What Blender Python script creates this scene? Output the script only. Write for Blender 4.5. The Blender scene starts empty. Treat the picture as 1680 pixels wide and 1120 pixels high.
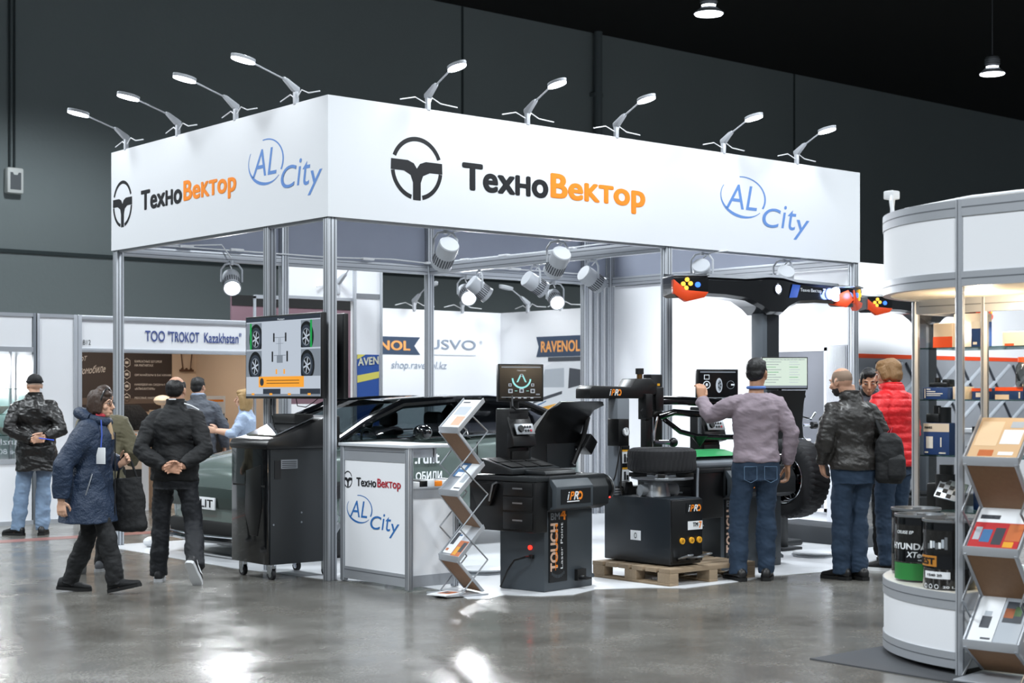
import bpy, bmesh, math, random
from mathutils import Vector as V, Matrix, noise
random.seed(7)
SC = bpy.context.scene
COL = SC.collection
PI = math.pi
rad = math.radians

# ---------------------------------------------------------------- camera
# world axes: X runs along the long front of the main booth, Y along its short side, corner post at the origin
CAM = V((-7.04, -10.77, 1.53))
FWD = V((0.6416, 0.767, 0.0)); RGT = V((0.767, -0.6416, 0.0))
cd = bpy.data.cameras.new('camera'); cam = bpy.data.objects.new('camera', cd); COL.objects.link(cam)
cam.location = CAM; cam.rotation_euler = (rad(90), 0, -math.atan2(FWD.x, FWD.y))
cd.sensor_width = 36; cd.lens = 2548 / 1680 * 36; cd.shift_y = 88 / 1680
cd.dof.use_dof = True; cd.dof.focus_distance = 13.0; cd.dof.aperture_fstop = 3.2
cd.clip_end = 300
SC.camera = cam

# ---------------------------------------------------------------- world, exposure, hall lamps, added wall lamps
SC.view_settings.view_transform = 'Standard'; SC.view_settings.look = 'None'
SC.view_settings.gamma = 1; SC.view_settings.use_curve_mapping = False
SC.view_settings.exposure = 0.0
w = bpy.data.worlds.new('world'); SC.world = w; w.use_nodes = True
bgn = w.node_tree.nodes['Background']; bgn.inputs[0].default_value = (0.80, 0.90, 1.0, 1); bgn.inputs[1].default_value = 0.22

def lamp(kind, loc, power, color=(1, 1, 1), aim=None, size=0.1, angle=90, blend=0.6):
    l = bpy.data.lights.new('light', kind); l.energy = power; l.color = color
    if kind == 'AREA': l.shape = 'DISK'; l.size = size
    else: l.shadow_soft_size = size
    if kind == 'SPOT': l.spot_size = rad(angle); l.spot_blend = blend
    o = bpy.data.objects.new('light', l); COL.objects.link(o); o.location = loc
    if aim is not None:
        o.rotation_euler = (V(aim) - V(loc)).to_track_quat('-Z', 'Y').to_euler()
    return o
HALL = 900
COOL = (0.90, 0.96, 1.0)
for hx in (-11.2, -4.2, 2.8, 9.95, 17.0):
    for hy in (-11.0, -3.0, 5.0):
        lamp('SPOT', (hx, hy, 6.95), HALL * 1.6, COOL, (hx, hy, 0), 0.8, 150, 0.5)
for hx in (-11.2, -4.2, 2.8): lamp('SPOT', (hx, 10.5, 6.95), HALL * .55, COOL, (hx, 10.5, 0), 0.25, 160, 0.5)  # added row, no such lamps known; brightens the back wall

# ---------------------------------------------------------------- materials
def lin(h):
    h = h.lstrip('#'); c = [int(h[i:i + 2], 16) / 255 for i in (0, 2, 4)]
    return tuple(x / 12.92 if x <= .04045 else ((x + .055) / 1.055) ** 2.4 for x in c) + (1,)
MC = {}
def mat(key, hexc, rough=0.5, metal=0.0, emit=0.0, bump=None, var=None, coat=0.0, alpha=None, trans=0.0, spec=0.5, stretch=(1, 1, 1)):
    """bump = (scale, strength); var = (scale, second colour)"""
    if key in MC: return MC[key]
    m = bpy.data.materials.new(key); m.use_nodes = True; nt = m.node_tree; b = nt.nodes['Principled BSDF']
    c = lin(hexc)
    b.inputs['Base Color'].default_value = c; b.inputs['Roughness'].default_value = rough
    b.inputs['Metallic'].default_value = metal; b.inputs['Specular IOR Level'].default_value = spec
    b.inputs['Coat Weight'].default_value = coat
    if trans: b.inputs['Transmission Weight'].default_value = trans
    if alpha is not None: b.inputs['Alpha'].default_value = alpha
    if emit and 'screen' in key: b.inputs['Base Color'].default_value = (c[0] * .1, c[1] * .1, c[2] * .1, 1)
    if emit: b.inputs['Emission Color'].default_value = c; b.inputs['Emission Strength'].default_value = emit
    if bump or var:
        tc = nt.nodes.new('ShaderNodeTexCoord'); mp = nt.nodes.new('ShaderNodeMapping')
        mp.inputs['Scale'].default_value = stretch
        nt.links.new(tc.outputs['Object'], mp.inputs[0])
    if var:
        n = nt.nodes.new('ShaderNodeTexNoise'); n.inputs['Scale'].default_value = var[0]; n.inputs['Detail'].default_value = 5
        mx = nt.nodes.new('ShaderNodeMix'); mx.data_type = 'RGBA'
        mx.inputs[6].default_value = c; mx.inputs[7].default_value = lin(var[1])
        nt.links.new(mp.outputs[0], n.inputs['Vector']); nt.links.new(n.outputs[0], mx.inputs[0]); nt.links.new(mx.outputs[2], b.inputs['Base Color'])
    if bump:
        n = nt.nodes.new('ShaderNodeTexNoise'); n.inputs['Scale'].default_value = bump[0]; n.inputs['Detail'].default_value = 4
        bp = nt.nodes.new('ShaderNodeBump'); bp.inputs['Strength'].default_value = bump[1]; bp.inputs['Distance'].default_value = 0.02
        nt.links.new(mp.outputs[0], n.inputs['Vector']); nt.links.new(n.outputs[0], bp.inputs['Height']); nt.links.new(bp.outputs[0], b.inputs['Normal'])
    MC[key] = m
    return m
def glass(key, hexc='#ffffff', tint=0.9, gloss=0.06):
    """clear sheet: transparent with a little mirror reflection"""
    if key in MC: return MC[key]
    m = bpy.data.materials.new(key); m.use_nodes = True; nt = m.node_tree; nt.nodes.clear()
    out = nt.nodes.new('ShaderNodeOutputMaterial'); mx = nt.nodes.new('ShaderNodeMixShader')
    t = nt.nodes.new('ShaderNodeBsdfTransparent'); g = nt.nodes.new('ShaderNodeBsdfGlossy'); g.inputs['Roughness'].default_value = 0.03
    c = lin(hexc); t.inputs[0].default_value = (c[0] * tint, c[1] * tint, c[2] * tint, 1)
    lw = nt.nodes.new('ShaderNodeLayerWeight'); lw.inputs['Blend'].default_value = .3
    pw = nt.nodes.new('ShaderNodeMath'); pw.operation = 'POWER'; pw.inputs[1].default_value = 4
    ml = nt.nodes.new('ShaderNodeMath'); ml.operation = 'MULTIPLY_ADD'; ml.inputs[1].default_value = .6; ml.inputs[2].default_value = gloss; ml.use_clamp = True
    nt.links.new(lw.outputs['Facing'], pw.inputs[0]); nt.links.new(pw.outputs[0], ml.inputs[0]); nt.links.new(ml.outputs[0], mx.inputs[0])
    nt.links.new(t.outputs[0], mx.inputs[1]); nt.links.new(g.outputs[0], mx.inputs[2]); nt.links.new(mx.outputs[0], out.inputs[0])
    MC[key] = m
    return m
WHITE = mat('white panel', '#e6e8ec', 0.55)
WALLW = mat('white wall panel', '#eceef2', 0.6)
FASC = mat('white fascia board', '#d9dce0', 0.6)
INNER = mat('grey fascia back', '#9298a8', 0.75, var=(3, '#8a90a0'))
ALU = mat('brushed aluminium', '#b6bac0', 0.42, 0.55, bump=(60, 0.05), stretch=(1, 1, 0.05))
ALUD = mat('aluminium groove', '#6d7177', 0.5, 0.5)
CHROME = mat('chrome', '#d8dbe0', 0.12, 1.0)
STEEL = mat('dull steel', '#9da1a6', 0.35, 0.85)
INK = mat('dark ink', '#0a0d13', 0.6)
ORANGE = mat('orange ink', '#f48a1c', 0.6)
BLUE = mat('sky blue ink', '#5d87c6', 0.6)
NAVYINK = mat('navy ink', '#2b4a8c', 0.6)
RED = mat('dark red ink', '#b02534', 0.6)
BLACK = mat('black plastic', '#08090b', 0.36)
BLACKM = mat('matt black', '#070809', 0.6)
GLOSSB = mat('gloss black', '#08090b', 0.12, coat=0.6)
CHAR = mat('charcoal powder coat', '#3c4349', 0.48, bump=(400, 0.06))
CHARD = mat('dark charcoal coat', '#1a1e21', 0.45, bump=(400, 0.06))
GREYP = mat('grey painted steel', '#6f757c', 0.45)
RUBBER = mat('tyre rubber', '#15161a', 0.75, bump=(120, 0.15))
LIGHTON = mat('lit lamp face', '#f4f6ff', 0.4, emit=14)
LIGHTSOFT = mat('lit bulb glass', '#f2f4ff', 0.4, emit=5)
SCRB = mat('dark screen', '#0b0f16', 0.2, emit=0.25)
SCRW = mat('screen white', '#dfe9f2', 0.3, emit=1.0)
WOOD = mat('pallet wood', '#a08d74', 0.75, var=(6, '#7f6d58'), bump=(30, 0.2), stretch=(1, 12, 12))
GLASS = glass('clear glass', '#ffffff', .98, .02)
REDLED = mat('red indicator', '#ff2a1e', 0.3, emit=3)
PAPER = mat('white paper', '#e9ecef', 0.45)

# ---------------------------------------------------------------- object helpers
def link(o):
    COL.objects.link(o); return o
def tag(o, label=None, cat=None, group=None, kind=None):
    if label: o['label'] = label
    if cat: o['category'] = cat
    if group: o['group'] = group
    if kind: o['kind'] = kind
    return o
def thing(name, label, cat, loc=(0, 0, 0), rz=0.0, group=None):
    o = link(bpy.data.objects.new(name, None)); o.empty_display_size = 0.05
    o.location = loc; o.rotation_euler = (0, 0, rz)
    return tag(o, label, cat, group)
def at(px, py, Y):
    """the place a given distance away seen along one sight line"""
    return CAM + FWD * Y + RGT * ((px - 840) / 2548 * Y) + V((0, 0, -(py - 648) / 2548 * Y))
def frame(o):
    return Matrix.Translation(o.location) @ o.rotation_euler.to_matrix().to_4x4()

LATIN = str.maketrans('ехорТВМНОаАсСЕРКХнктмв', 'exopTBMHOaAcCEPKXhktmb')
def text_mesh(s, bold=0.0, shear=0.0, cache={}):
    sc = [i for i, c in enumerate(s) if c in 'нктмв']; s = s.translate(LATIN)
    k = (s, tuple(sc), bold, shear)
    if k not in cache:
        cu = bpy.data.curves.new('t', 'FONT'); cu.body = s; cu.size = 1; cu.shear = shear; cu.resolution_u = 6
        cu.small_caps_scale = 0.74
        for i in sc: cu.body_format[i].use_small_caps = True
        cu.space_character = 1.0 + 1.2 * bold
        ob = bpy.data.objects.new('t', cu); COL.objects.link(ob)
        dg = bpy.context.evaluated_depsgraph_get(); ev = ob.evaluated_get(dg)
        me = ev.to_mesh()
        v0 = [v.co.copy() for v in me.vertices]; f0 = [tuple(p.vertices) for p in me.polygons]
        ev.to_mesh_clear(); bpy.data.objects.remove(ob); bpy.data.curves.remove(cu)
        vs, fs = [], []
        for dx, dy in (((0, 0),) if not bold else ((-1, 0), (1, 0), (0, -.7), (0, .7), (-.7, -.5), (.7, -.5), (-.7, .5), (.7, .5), (0, 0))):
            n = len(vs); vs += [(v.x + dx * bold, v.y + dy * bold, .0003 * (n // max(len(v0), 1))) for v in v0]; fs += [tuple(i + n for i in f) for f in f0]
        if vs:
            x0 = min(v[0] for v in vs); x1 = max(v[0] for v in vs); y0 = min(v[1] for v in vs); y1 = max(v[1] for v in vs)
            vs = [((v[0] - x0) / max(x1 - x0, 1e-6), (v[1] - y0) / max(y1 - y0, 1e-6), v[2]) for v in vs]
        cache[k] = (vs, fs)
    return cache[k]

class MB:
    """collects shapes; build() links them as one mesh object"""
    def __init__(s): s.bm = bmesh.new(); s.mats = []; s.M = Matrix.Identity(4)
    def mi(s, m):
        if m is None: return 0
        if m not in s.mats: s.mats.append(m)
        return s.mats.index(m)
    def _fin(s, vs, fs, m, M=None):
        X = s.M @ M if M is not None else s.M
        for v in vs: v.co = X @ v.co
        i = s.mi(m)
        for f in fs: f.material_index = i
    def faces(s, pts, fs, m, M=None):
        vs = [s.bm.verts.new(p) for p in pts]; out = []
        for f in fs:
            try: out.append(s.bm.faces.new([vs[i] for i in f]))
            except ValueError: pass
        s._fin(vs, out, m, M); return vs, out
    def box(s, x0, y0, z0, x1, y1, z1, m, bev=0.0, M=None, seg=2):
        if x0 > x1: x0, x1 = x1, x0
        if y0 > y1: y0, y1 = y1, y0
        if z0 > z1: z0, z1 = z1, z0
        t = bmesh.new()
        P = [(x0, y0, z0), (x1, y0, z0), (x1, y1, z0), (x0, y1, z0), (x0, y0, z1), (x1, y0, z1), (x1, y1, z1), (x0, y1, z1)]
        vs = [t.verts.new(p) for p in P]
        for f in ((3, 2, 1, 0), (4, 5, 6, 7), (0, 1, 5, 4), (1, 2, 6, 5), (2, 3, 7, 6), (3, 0, 4, 7)): t.faces.new([vs[i] for i in f])
        if bev > 0:
            bev = min(bev, 0.45 * min(x1 - x0, y1 - y0, z1 - z0))
            bmesh.ops.bevel(t, geom=t.edges[:], offset=bev, segments=seg, affect='EDGES', profile=0.5)
        s.take(t, m, M)
    def take(s, t, m, M=None):
        t.verts.index_update()
        s.faces([v.co.copy() for v in t.verts], [[v.index for v in f.verts] for f in t.faces], m, M); t.free()
    def prism(s, poly, axis, a, b, m, bev=0.0, M=None):
        """poly in the two axes left over, in the order x,y,z"""
        def P(p, t):
            return {'x': (t, p[0], p[1]), 'y': (p[0], t, p[1]), 'z': (p[0], p[1], t)}[axis]
        t = bmesh.new(); n = len(poly)
        va = [t.verts.new(P(p, a)) for p in poly]; vb = [t.verts.new(P(p, b)) for p in poly]
        t.faces.new(va); t.faces.new(vb[::-1])
        for i in range(n): t.faces.new([va[i], vb[i], vb[(i + 1) % n], va[(i + 1) % n]])
        bmesh.ops.recalc_face_normals(t, faces=t.faces[:])
        if bev: bmesh.ops.bevel(t, geom=t.edges[:], offset=bev, segments=2, affect='EDGES', profile=0.5)
        s.take(t, m, M)
    def loft(s, rings, m, cap=True, M=None, closed=True):
        n = len(rings[0]); pts = [p for r in rings for p in r]; fs = []
        for k in range(len(rings) - 1):
            for i in range(n if closed else n - 1):
                j = (i + 1) % n; fs.append((k * n + i, k * n + j, (k + 1) * n + j, (k + 1) * n + i))
        if cap: fs.append(tuple(range(n))[::-1]); fs.append(tuple((len(rings) - 1) * n + i for i in range(n)))
        s.faces(pts, fs, m, M)
    def tube(s, pts, r, m, n=10, M=None, flat=1.0, up=None):
        pts = [V(p) for p in pts]; rs = r if isinstance(r, (list, tuple)) else [r] * len(pts)
        rings = []; prev = None
        for i, p in enumerate(pts):
            d = (pts[min(i + 1, len(pts) - 1)] - pts[max(i - 1, 0)]).normalized()
            if prev is None:
                u = V(up) if up is not None else (V((0, 0, 1)) if abs(d.z) < .9 else V((0, 1, 0)))
                a = (u - d * u.dot(d)).normalized()
            else:
                a = (prev - d * prev.dot(d)).normalized()
            prev = a; b = d.cross(a)
            rings.append([p + (a * math.cos(2 * PI * k / n) * rs[i] * flat + b * math.sin(2 * PI * k / n) * rs[i]) for k in range(n)])
        s.loft(rings, m, True, M)
    def cyl(s, p0, p1, r, m, n=20, r1=None, M=None):
        s.tube([p0, p1], [r, r if r1 is None else r1], m, n, M)
    def lathe(s, prof, m, n=32, M=None, cap=True):
        rings = [[(r * math.cos(2 * PI * k / n), r * math.sin(2 * PI * k / n), z) for k in range(n)] for r, z in prof]
        s.loft(rings, m, cap, M)
    def ell(s, c, r, m, n=20, M=None):
        rings = []; k = n // 2
        for i in range(k + 1):
            t = -PI / 2 + PI * min(max(i, .06), k - .06) / k
            rings.append([(c[0] + r[0] * math.cos(t) * math.cos(2 * PI * j / n), c[1] + r[1] * math.cos(t) * math.sin(2 * PI * j / n), c[2] + r[2] * math.sin(t)) for j in range(n)])
        s.loft(rings, m, True, M)
    def poly(s, pts, m, M=None): s.faces(pts, [tuple(range(len(pts)))], m, M)
    def text(s, str_, o, x, up, m, bold=0.0, shear=0.0, M=None):
        """string fitted into the box o + x + up"""
        vs, fs = text_mesh(str_, bold, shear); o, x, up = V(o), V(x), V(up)
        vs = [vs[i] for f in fs for i in f]; c = 0; nf = []
        for f in fs: nf.append(tuple(range(c, c + len(f)))); c += len(f)
        fs = nf
        k = x.cross(up).normalized(); s.faces([o + x * a + up * b + k * c for a, b, c in vs], fs, m, M)
    def ring(s, o, x, up, a0, a1, r0, r1, m, n=24, M=None):
        """flat arc band; r0, r1 callables or numbers in units of x / up"""
        o, x, up = V(o), V(x), V(up); pts = []; fs = []
        for i in range(n + 1):
            t = rad(a0 + (a1 - a0) * i / n); f = i / n
            for r in (r0(f) if callable(r0) else r0, r1(f) if callable(r1) else r1):
                pts.append(o + x * (math.cos(t) * r) + up * (math.sin(t) * r))
        for i in range(n): fs.append((2 * i, 2 * i + 1, 2 * i + 3, 2 * i + 2))
        s.faces(pts, fs, m, M)
    def build(s, name, parent=None, world=False, smooth=30, recalc=True):
        if world and parent is not None:
            s.bm.transform(frame(parent).inverted())
        if recalc: bmesh.ops.recalc_face_normals(s.bm, faces=s.bm.faces[:])
        me = bpy.data.meshes.new(name); s.bm.to_mesh(me); s.bm.free()
        for m in s.mats: me.materials.append(m)
        if smooth:
            me.polygons.foreach_set('use_smooth', [True] * len(me.polygons)); me.set_sharp_from_angle(angle=rad(smooth))
        o = link(bpy.data.objects.new(name, me)); o.parent = parent
        return o
def copy_tree(o, parent=None):
    c = o.copy(); COL.objects.link(c); c.parent = parent
    for ch in [k for k in bpy.data.objects if k.parent == o]: copy_tree(ch, c)
    return c
def emblem(b, o, x, up, m):
    """round steering-wheel emblem; x, up are the radii"""
    o, x, up = V(o), V(x), V(up)
    b.ring(o, x, up, 22, 158, .86, 1.0, m); b.ring(o, x, up, 187, 257, .86, 1.0, m); b.ring(o, x, up, 283, 353, .86, 1.0, m)
    P = [(-.99, .24), (-.35, .24), (-.12, .16), (0, .0), (.12, .16), (.35, .24), (.99, .24), (1.0, -.10), (.5, -.10), (.24, -.22), (.15, -.45), (.15, -1.0), (-.15, -1.0), (-.15, -.45), (-.24, -.22), (-.5, -.10), (-1.0, -.10)]
    h = len(P)
    b.poly([o + x * p[0] + up * p[1] for p in (P[0], P[1], P[15], P[16])], m)
    b.poly([o + x * p[0] + up * p[1] for p in (P[5], P[6], P[7], P[8])], m)
    b.poly([o + x * p[0] + up * p[1] for p in (P[1], P[2], P[3], (0, -.45), P[13], P[14], P[15])], m)
    b.poly([o + x * p[0] + up * p[1] for p in (P[3], P[4], P[5], P[8], P[9], P[10], (0, -.45))], m)
    b.poly([o + x * p[0] + up * p[1] for p in (P[13], (0, -.45), P[10], P[11], P[12])], m)
def al_city(b, o, x, up, m):
    """AL in a swoosh and City below right, in a unit box"""
    o, x, up = V(o), V(x), V(up)
    b.ring(o + x * .265 + up * .64, x * .25, up * .36, 100, -28, lambda f: .95 - .03 * f, 1.0, m)
    b.ring(o + x * .265 + up * .64, x * .25, up * .36, 150, 318, lambda f: .97 - .20 * math.sin(PI * min(1, f * 1.0)) ** 2 * f, 1.0, m)
    b.text('AL', o + x * .075 + up * .43, x * .34, up * .42, m, 0.0, .22)
    b.text('C', o + x * .475 + up * .17, x * .21, up * .34, m, 0.005, .2)
    b.text('i', o + x * .69 + up * .18, x * .065, up * .40, m, 0.0, .2)
    b.text('t', o + x * .765 + up * .16, x * .10, up * .36, m, 0.0, .2)
    b.text('y', o + x * .83 + up * .0, x * .19, up * .36, m, 0.0, .2)
def pro_logo(b, o, x, up):
    o, x, up = V(o), V(x), V(up)
    b.text('i', o, x * .16, up, PAPER, .02, .3); b.text('P', o + x * .15, x * .32, up, ORANGE, .03, .3)
    b.text('R', o + x * .42, x * .32, up, PAPER, .03, .3); b.ring(o + x * .84 + up * .5, x * .17, up * .52, -130, 190, .5, 1.0, ORANGE)
# ================================================================ the hall
def floor_mat():
    m = bpy.data.materials.new('polished concrete'); m.use_nodes = True; nt = m.node_tree; b = nt.nodes['Principled BSDF']
    tc = nt.nodes.new('ShaderNodeTexCoord')
    def noise_(sc, det, rough=.6):
        n = nt.nodes.new('ShaderNodeTexNoise'); n.inputs['Scale'].default_value = sc; n.inputs['Detail'].default_value = det; n.inputs['Roughness'].default_value = rough
        nt.links.new(tc.outputs['Object'], n.inputs['Vector']); return n
    def ramp(src, stops):
        r = nt.nodes.new('ShaderNodeValToRGB'); e = r.color_ramp.elements
        for i, (p, c) in enumerate(stops):
            el = e[i] if i < 2 else e.new(p)
            el.position = p; el.color = c
        nt.links.new(src.outputs[0], r.inputs[0]); return r
    big = noise_(.9, 6, .65); fine = noise_(55, 5, .75)
    rb = ramp(big, [(.3, lin('#5d5a55')), (.7, lin('#8c8b87'))])
    rf = ramp(fine, [(.35, (.42, .40, .36, 1)), (.62, (1, 1, 1, 1))])
    mx = nt.nodes.new('ShaderNodeMix'); mx.data_type = 'RGBA'; mx.blend_type = 'MULTIPLY'; mx.inputs[0].default_value = 1
    nt.links.new(rb.outputs[0], mx.inputs[6]); nt.links.new(rf.outputs[0], mx.inputs[7]); nt.links.new(mx.outputs[2], b.inputs['Base Color'])
    rr = ramp(noise_(2.2, 6), [(.3, (.13,) * 3 + (1,)), (.75, (.34,) * 3 + (1,))]); nt.links.new(rr.outputs[0], b.inputs['Roughness'])
    bp = nt.nodes.new('ShaderNodeBump'); bp.inputs['Strength'].default_value = .12; bp.inputs['Distance'].default_value = .01
    nt.links.new(noise_(6, 5).outputs[0], bp.inputs['Height']); nt.links.new(bp.outputs[0], b.inputs['Normal'])
    b.inputs['Specular IOR Level'].default_value = .6
    return m
b = MB(); b.box(-26, -22, -.2, 44, 16, 0, floor_mat()); tag(b.build('floor', smooth=0), kind='structure')
HALLW = mat('dark grey hall wall', '#828c8d', 0.85, bump=(14, .15), var=(.35, '#788284'))
b = MB(); b.box(-26, 14, 0, 44, 14.4, 9.4, HALLW); tag(b.build('wall_back', smooth=0), kind='structure')
b = MB()
SEAM = mat('wall seam', '#343e40', .9)
b.box(-26, 13.97, 3.86, 44, 14.0, 3.92, SEAM)
tag(b.build('trim_1'), kind='structure')
b = MB()
for sx in (12.34, 22.67): b.box(sx, 13.985, 3.9, sx + .05, 14.0, 9.4, SEAM)
tag(b.build('trim_2'), kind='structure')
b = MB(); b.box(-26, -22, 9.4, 44, 14.4, 9.7, mat('black hall ceiling', '#030505', .95)); tag(b.build('ceiling', smooth=0), kind='structure')
b = MB(); PIPE = mat('wall pipe', '#596366', .6)
b.cyl((16.0, 13.86, 3.2), (16.0, 13.86, 9.4), .09, PIPE)
for z in (4, 6, 8): b.box(15.87, 13.84, z, 16.13, 14, z + .08, PIPE)
tag(b.build('wall_pipe'), 'thick dark grey vertical pipe running up the hall wall', 'pipe')
# pendant lamps of the hall
def pendant(loc, label):
    t = thing('pendant_lamp', label, 'ceiling lamp', loc, 0, 'hall pendant lamps'); t.scale = (.62, .62, .62)
    b = MB(); b.lathe([(.17, .16), (.19, .2), (.19, .42), (.15, .46), (.05, .47)], STEEL, 24); 
    for z in (.22, .28, .34): b.lathe([(.2, z), (.21, z + .01), (.21, z + .03), (.2, z + .04)], STEEL, 24)
    b.build('ballast_housing', t)
    b = MB(); b.lathe([(.11, .12), (.17, .16)], LIGHTON, 24); b.lathe([(.34, -.03), (.33, -.06), (.0, -.075)], LIGHTON, 28); b.build('light_bowl', t)
    b = MB(); b.lathe([(.13, .15), (.2, .10), (.33, .0), (.36, -.04), (.34, -.045), (.31, .0), (.19, .09), (.12, .13)], mat('pale reflector', '#c9ced6', .4), 28, cap=False); b.build('reflector_shade', t)
    b = MB(); b.cyl((0, 0, .46), (0, 0, (9.4 - loc[2]) / .62), .012, STEEL, 8); b.build('hanging_rod', t)
pendant((9.95, 5.0, 7.2), 'round lit pendant lamp under the black ceiling, nearer and higher in view')
p2 = at(1628, 122, 27.3); pendant((p2.x, p2.y, 7.2), 'round lit pendant lamp under the black ceiling, farther off above the curved kiosk')
# box on the far wall
t = thing('wall_speaker', 'small white box with a grey grille on the dark hall wall, cable conduit above', 'speaker', (3.0, 14, 4.82))
b = MB(); b.box(-.14, -.16, 0, .14, 0, .42, mat('off white casing', '#d6dad8', .5), .03); b.build('casing', t)
b = MB(); b.prism([(-.09, .06), (.09, .06), (.09, .34), (.05, .34), (.03, .3), (-.03, .3), (-.05, .34), (-.09, .34)], 'y', -.165, -.155, mat('grey grille', '#5f6468', .7)); b.build('grille', t)
b = MB()
for dx in (-.05, .03): b.cyl((dx, -.03, .42), (dx, -.03, 4.5), .018, SEAM, 8)
b.build('conduit', t)

# red floor stripe, white floor sheet
b = MB(); b.box(-9, 4.95, 0, 9.5, 5.25, .002, mat('red floor tape', '#93524a', .35, var=(5, '#7a605a'))); tag(b.build('floor_stripe', smooth=0), 'faded red stripe across the aisle floor behind the main booth', 'floor marking')
def sheet(name, pts, m, z, label, cat):
    b = MB(); b.prism(pts, 'z', .0005, z, m); return tag(b.build(name, smooth=0), label, cat)
FILM = mat('white floor film', '#d3d6da', .32, bump=(9, .25))
sheet('floor_sheet', [(-.12, 4), (-.12, 1.3), (.05, .1), (.35, -.5), (.35, -1.2), (.18, -1.62), (.3, -1.72), (.55, -1.62), (.7, -1.86), (.95, -1.95), (1.3, -1.82), (1.7, -2.0), (1.9, -2.22), (2.5, -2.2), (3.1, -2.12), (3.6, -2.2), (4.3, -2.0), (6.0, -1.75), (7.6, -1.6), (7.6, 4)], FILM, .004,
      'glossy white film sheet covering the floor under the car and machines', 'floor covering')

# ================================================================ the main booth: 7 x 4 m, 4 m tall
stand = thing('exhibition_stand', 'large open white exhibition stand of aluminium posts with tall logo fascia', 'exhibition stand', (0, 0, 0))
def post(parent, x, y, z0, z1, s=.08, name='post', lab=None):
    b = MB(); h = s / 2; g = s * .12
    b.box(x - h, y - h, z0, x + h, y + h, z1, ALU, .006)
    for d in (-s * .2, s * .2):
        b.box(x - h - .001, y + d - g / 2, z0, x + h + .001, y + d + g / 2, z1 - .001, ALUD)
        b.box(x + d - g / 2, y - h - .001, z0, x + d + g / 2, y + h + .001, z1 - .001, ALUD)
    return b.build(name, parent)
def beam(parent, x0, y0, x1, y1, z, h=.11, t=.05, name='beam'):
    b = MB()
    if abs(x1 - x0) > abs(y1 - y0):
        b.box(x0, y0 - t / 2, z, x1, y0 + t / 2, z + h, ALU, .004)
        for k in (.25, .7): b.box(x0, y0 - t / 2 - .001, z + h * k, x1, y0 + t / 2 + .001, z + h * k + .008, ALUD)
    else:
        b.box(x0 - t / 2, y0, z, x0 + t / 2, y1, z + h, ALU, .004)
        for k in (.25, .7): b.box(x0 - t / 2 - .001, y0, z + h * k, x0 + t / 2 + .001, y1, z + h * k + .008, ALUD)
    return b.build(name, parent)
for px_, py_, z1 in ((0.045, .045, 3.0), (.045, 3.955, 3), (.045, 1.0, 3.95), (4, .045, 3), (6.955, .045, 3), (2.0, 3.955, 3.95), (4, 3.955, 3.95), (6.5, 3.955, 3.95), (6.955, 3.955, 3.95)):
    post(stand, px_, py_, 0, z1, .085)
beam(stand, .08, .045, 6.9, .045, 2.98); beam(stand, .045, .08, .045, 3.9, 2.98); beam(stand, .08, 3.955, 6.9, 3.955, 2.95)
beam(stand, 4, .08, 4, 3.9, 2.95, .12, .07); beam(stand, 6.955, .08, 6.955, 3.9, 2.95)
# fascia boards
b = MB(); b.box(-.012, -.012, 3.0, 7.0, .0, 4.0, FASC); f1 = b.build('fascia_board', stand, smooth=0)
b = MB(); b.box(-.012, 0, 3.0, 0, 4.0, 4.0, FASC); f2 = b.build('fascia_board', stand, smooth=0)
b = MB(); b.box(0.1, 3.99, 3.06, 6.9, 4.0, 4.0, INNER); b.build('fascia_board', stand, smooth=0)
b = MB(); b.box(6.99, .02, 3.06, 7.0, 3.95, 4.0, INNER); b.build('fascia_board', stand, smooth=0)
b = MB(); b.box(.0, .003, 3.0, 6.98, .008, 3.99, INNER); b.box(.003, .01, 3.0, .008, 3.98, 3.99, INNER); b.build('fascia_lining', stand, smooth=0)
yF = -.0135
b = MB(); emblem(b, (.893, yF, 3.475), (.275, 0, 0), (0, 0, .272), INK); b.build('emblem', f1)
b = MB(); b.text('Техно', (1.385, yF, 3.335), (1.01, 0, 0), (0, 0, .245), INK, .042); b.build('lettering', f1)
b = MB(); b.text('Вектор', (2.42, yF, 3.28), (1.23, 0, 0), (0, 0, .30), ORANGE, .042); b.build('lettering', f1)
b = MB(); al_city(b, (4.70, yF, 3.185), (1.40, 0, 0), (0, 0, .60), BLUE); b.build('logo', f1)
xF = -.0135
b = MB(); emblem(b, (xF, 3.745, 3.455), (0, -.215, 0), (0, 0, .235), INK); b.build('emblem', f2)
b = MB(); b.text('Техно', (xF, 3.34, 3.345), (0, -.85, 0), (0, 0, .20), INK, .042); b.build('lettering', f2)
b = MB(); b.text('Вектор', (xF, 2.465, 3.30), (0, -.99, 0), (0, 0, .25), ORANGE, .042); b.build('lettering', f2)
b = MB(); al_city(b, (xF, 1.285, 3.20), (0, -1.19, 0), (0, 0, .56), BLUE); b.build('logo', f2)
# closed white side wall and the short closed piece of the back
def wall_panel(parent, x0, y0, x1, y1, z0, z1, m=WALLW, name='wall_panel'):
    b = MB(); b.box(x0, y0, z0, x1, y1, z1, m); return b.build(name, parent, smooth=0)
for k in range(4):
    wall_panel(stand, 6.975, .09 + k * .965, 6.99, .09 + (k + 1) * .965 - .004, .06, 2.94)
beam(stand, 6.955, .08, 6.955, 3.9, .0, .06)
wall_panel(stand, 6.54, 3.96, 6.92, 3.975, .0, 2.94)
for x in (6.62, 6.74, 6.86): post(stand, x, 3.9, 0, 2.93, .045, 'slim_post')
post(stand, 6.94, 1.35, 0, 2.95, .06); 
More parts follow.
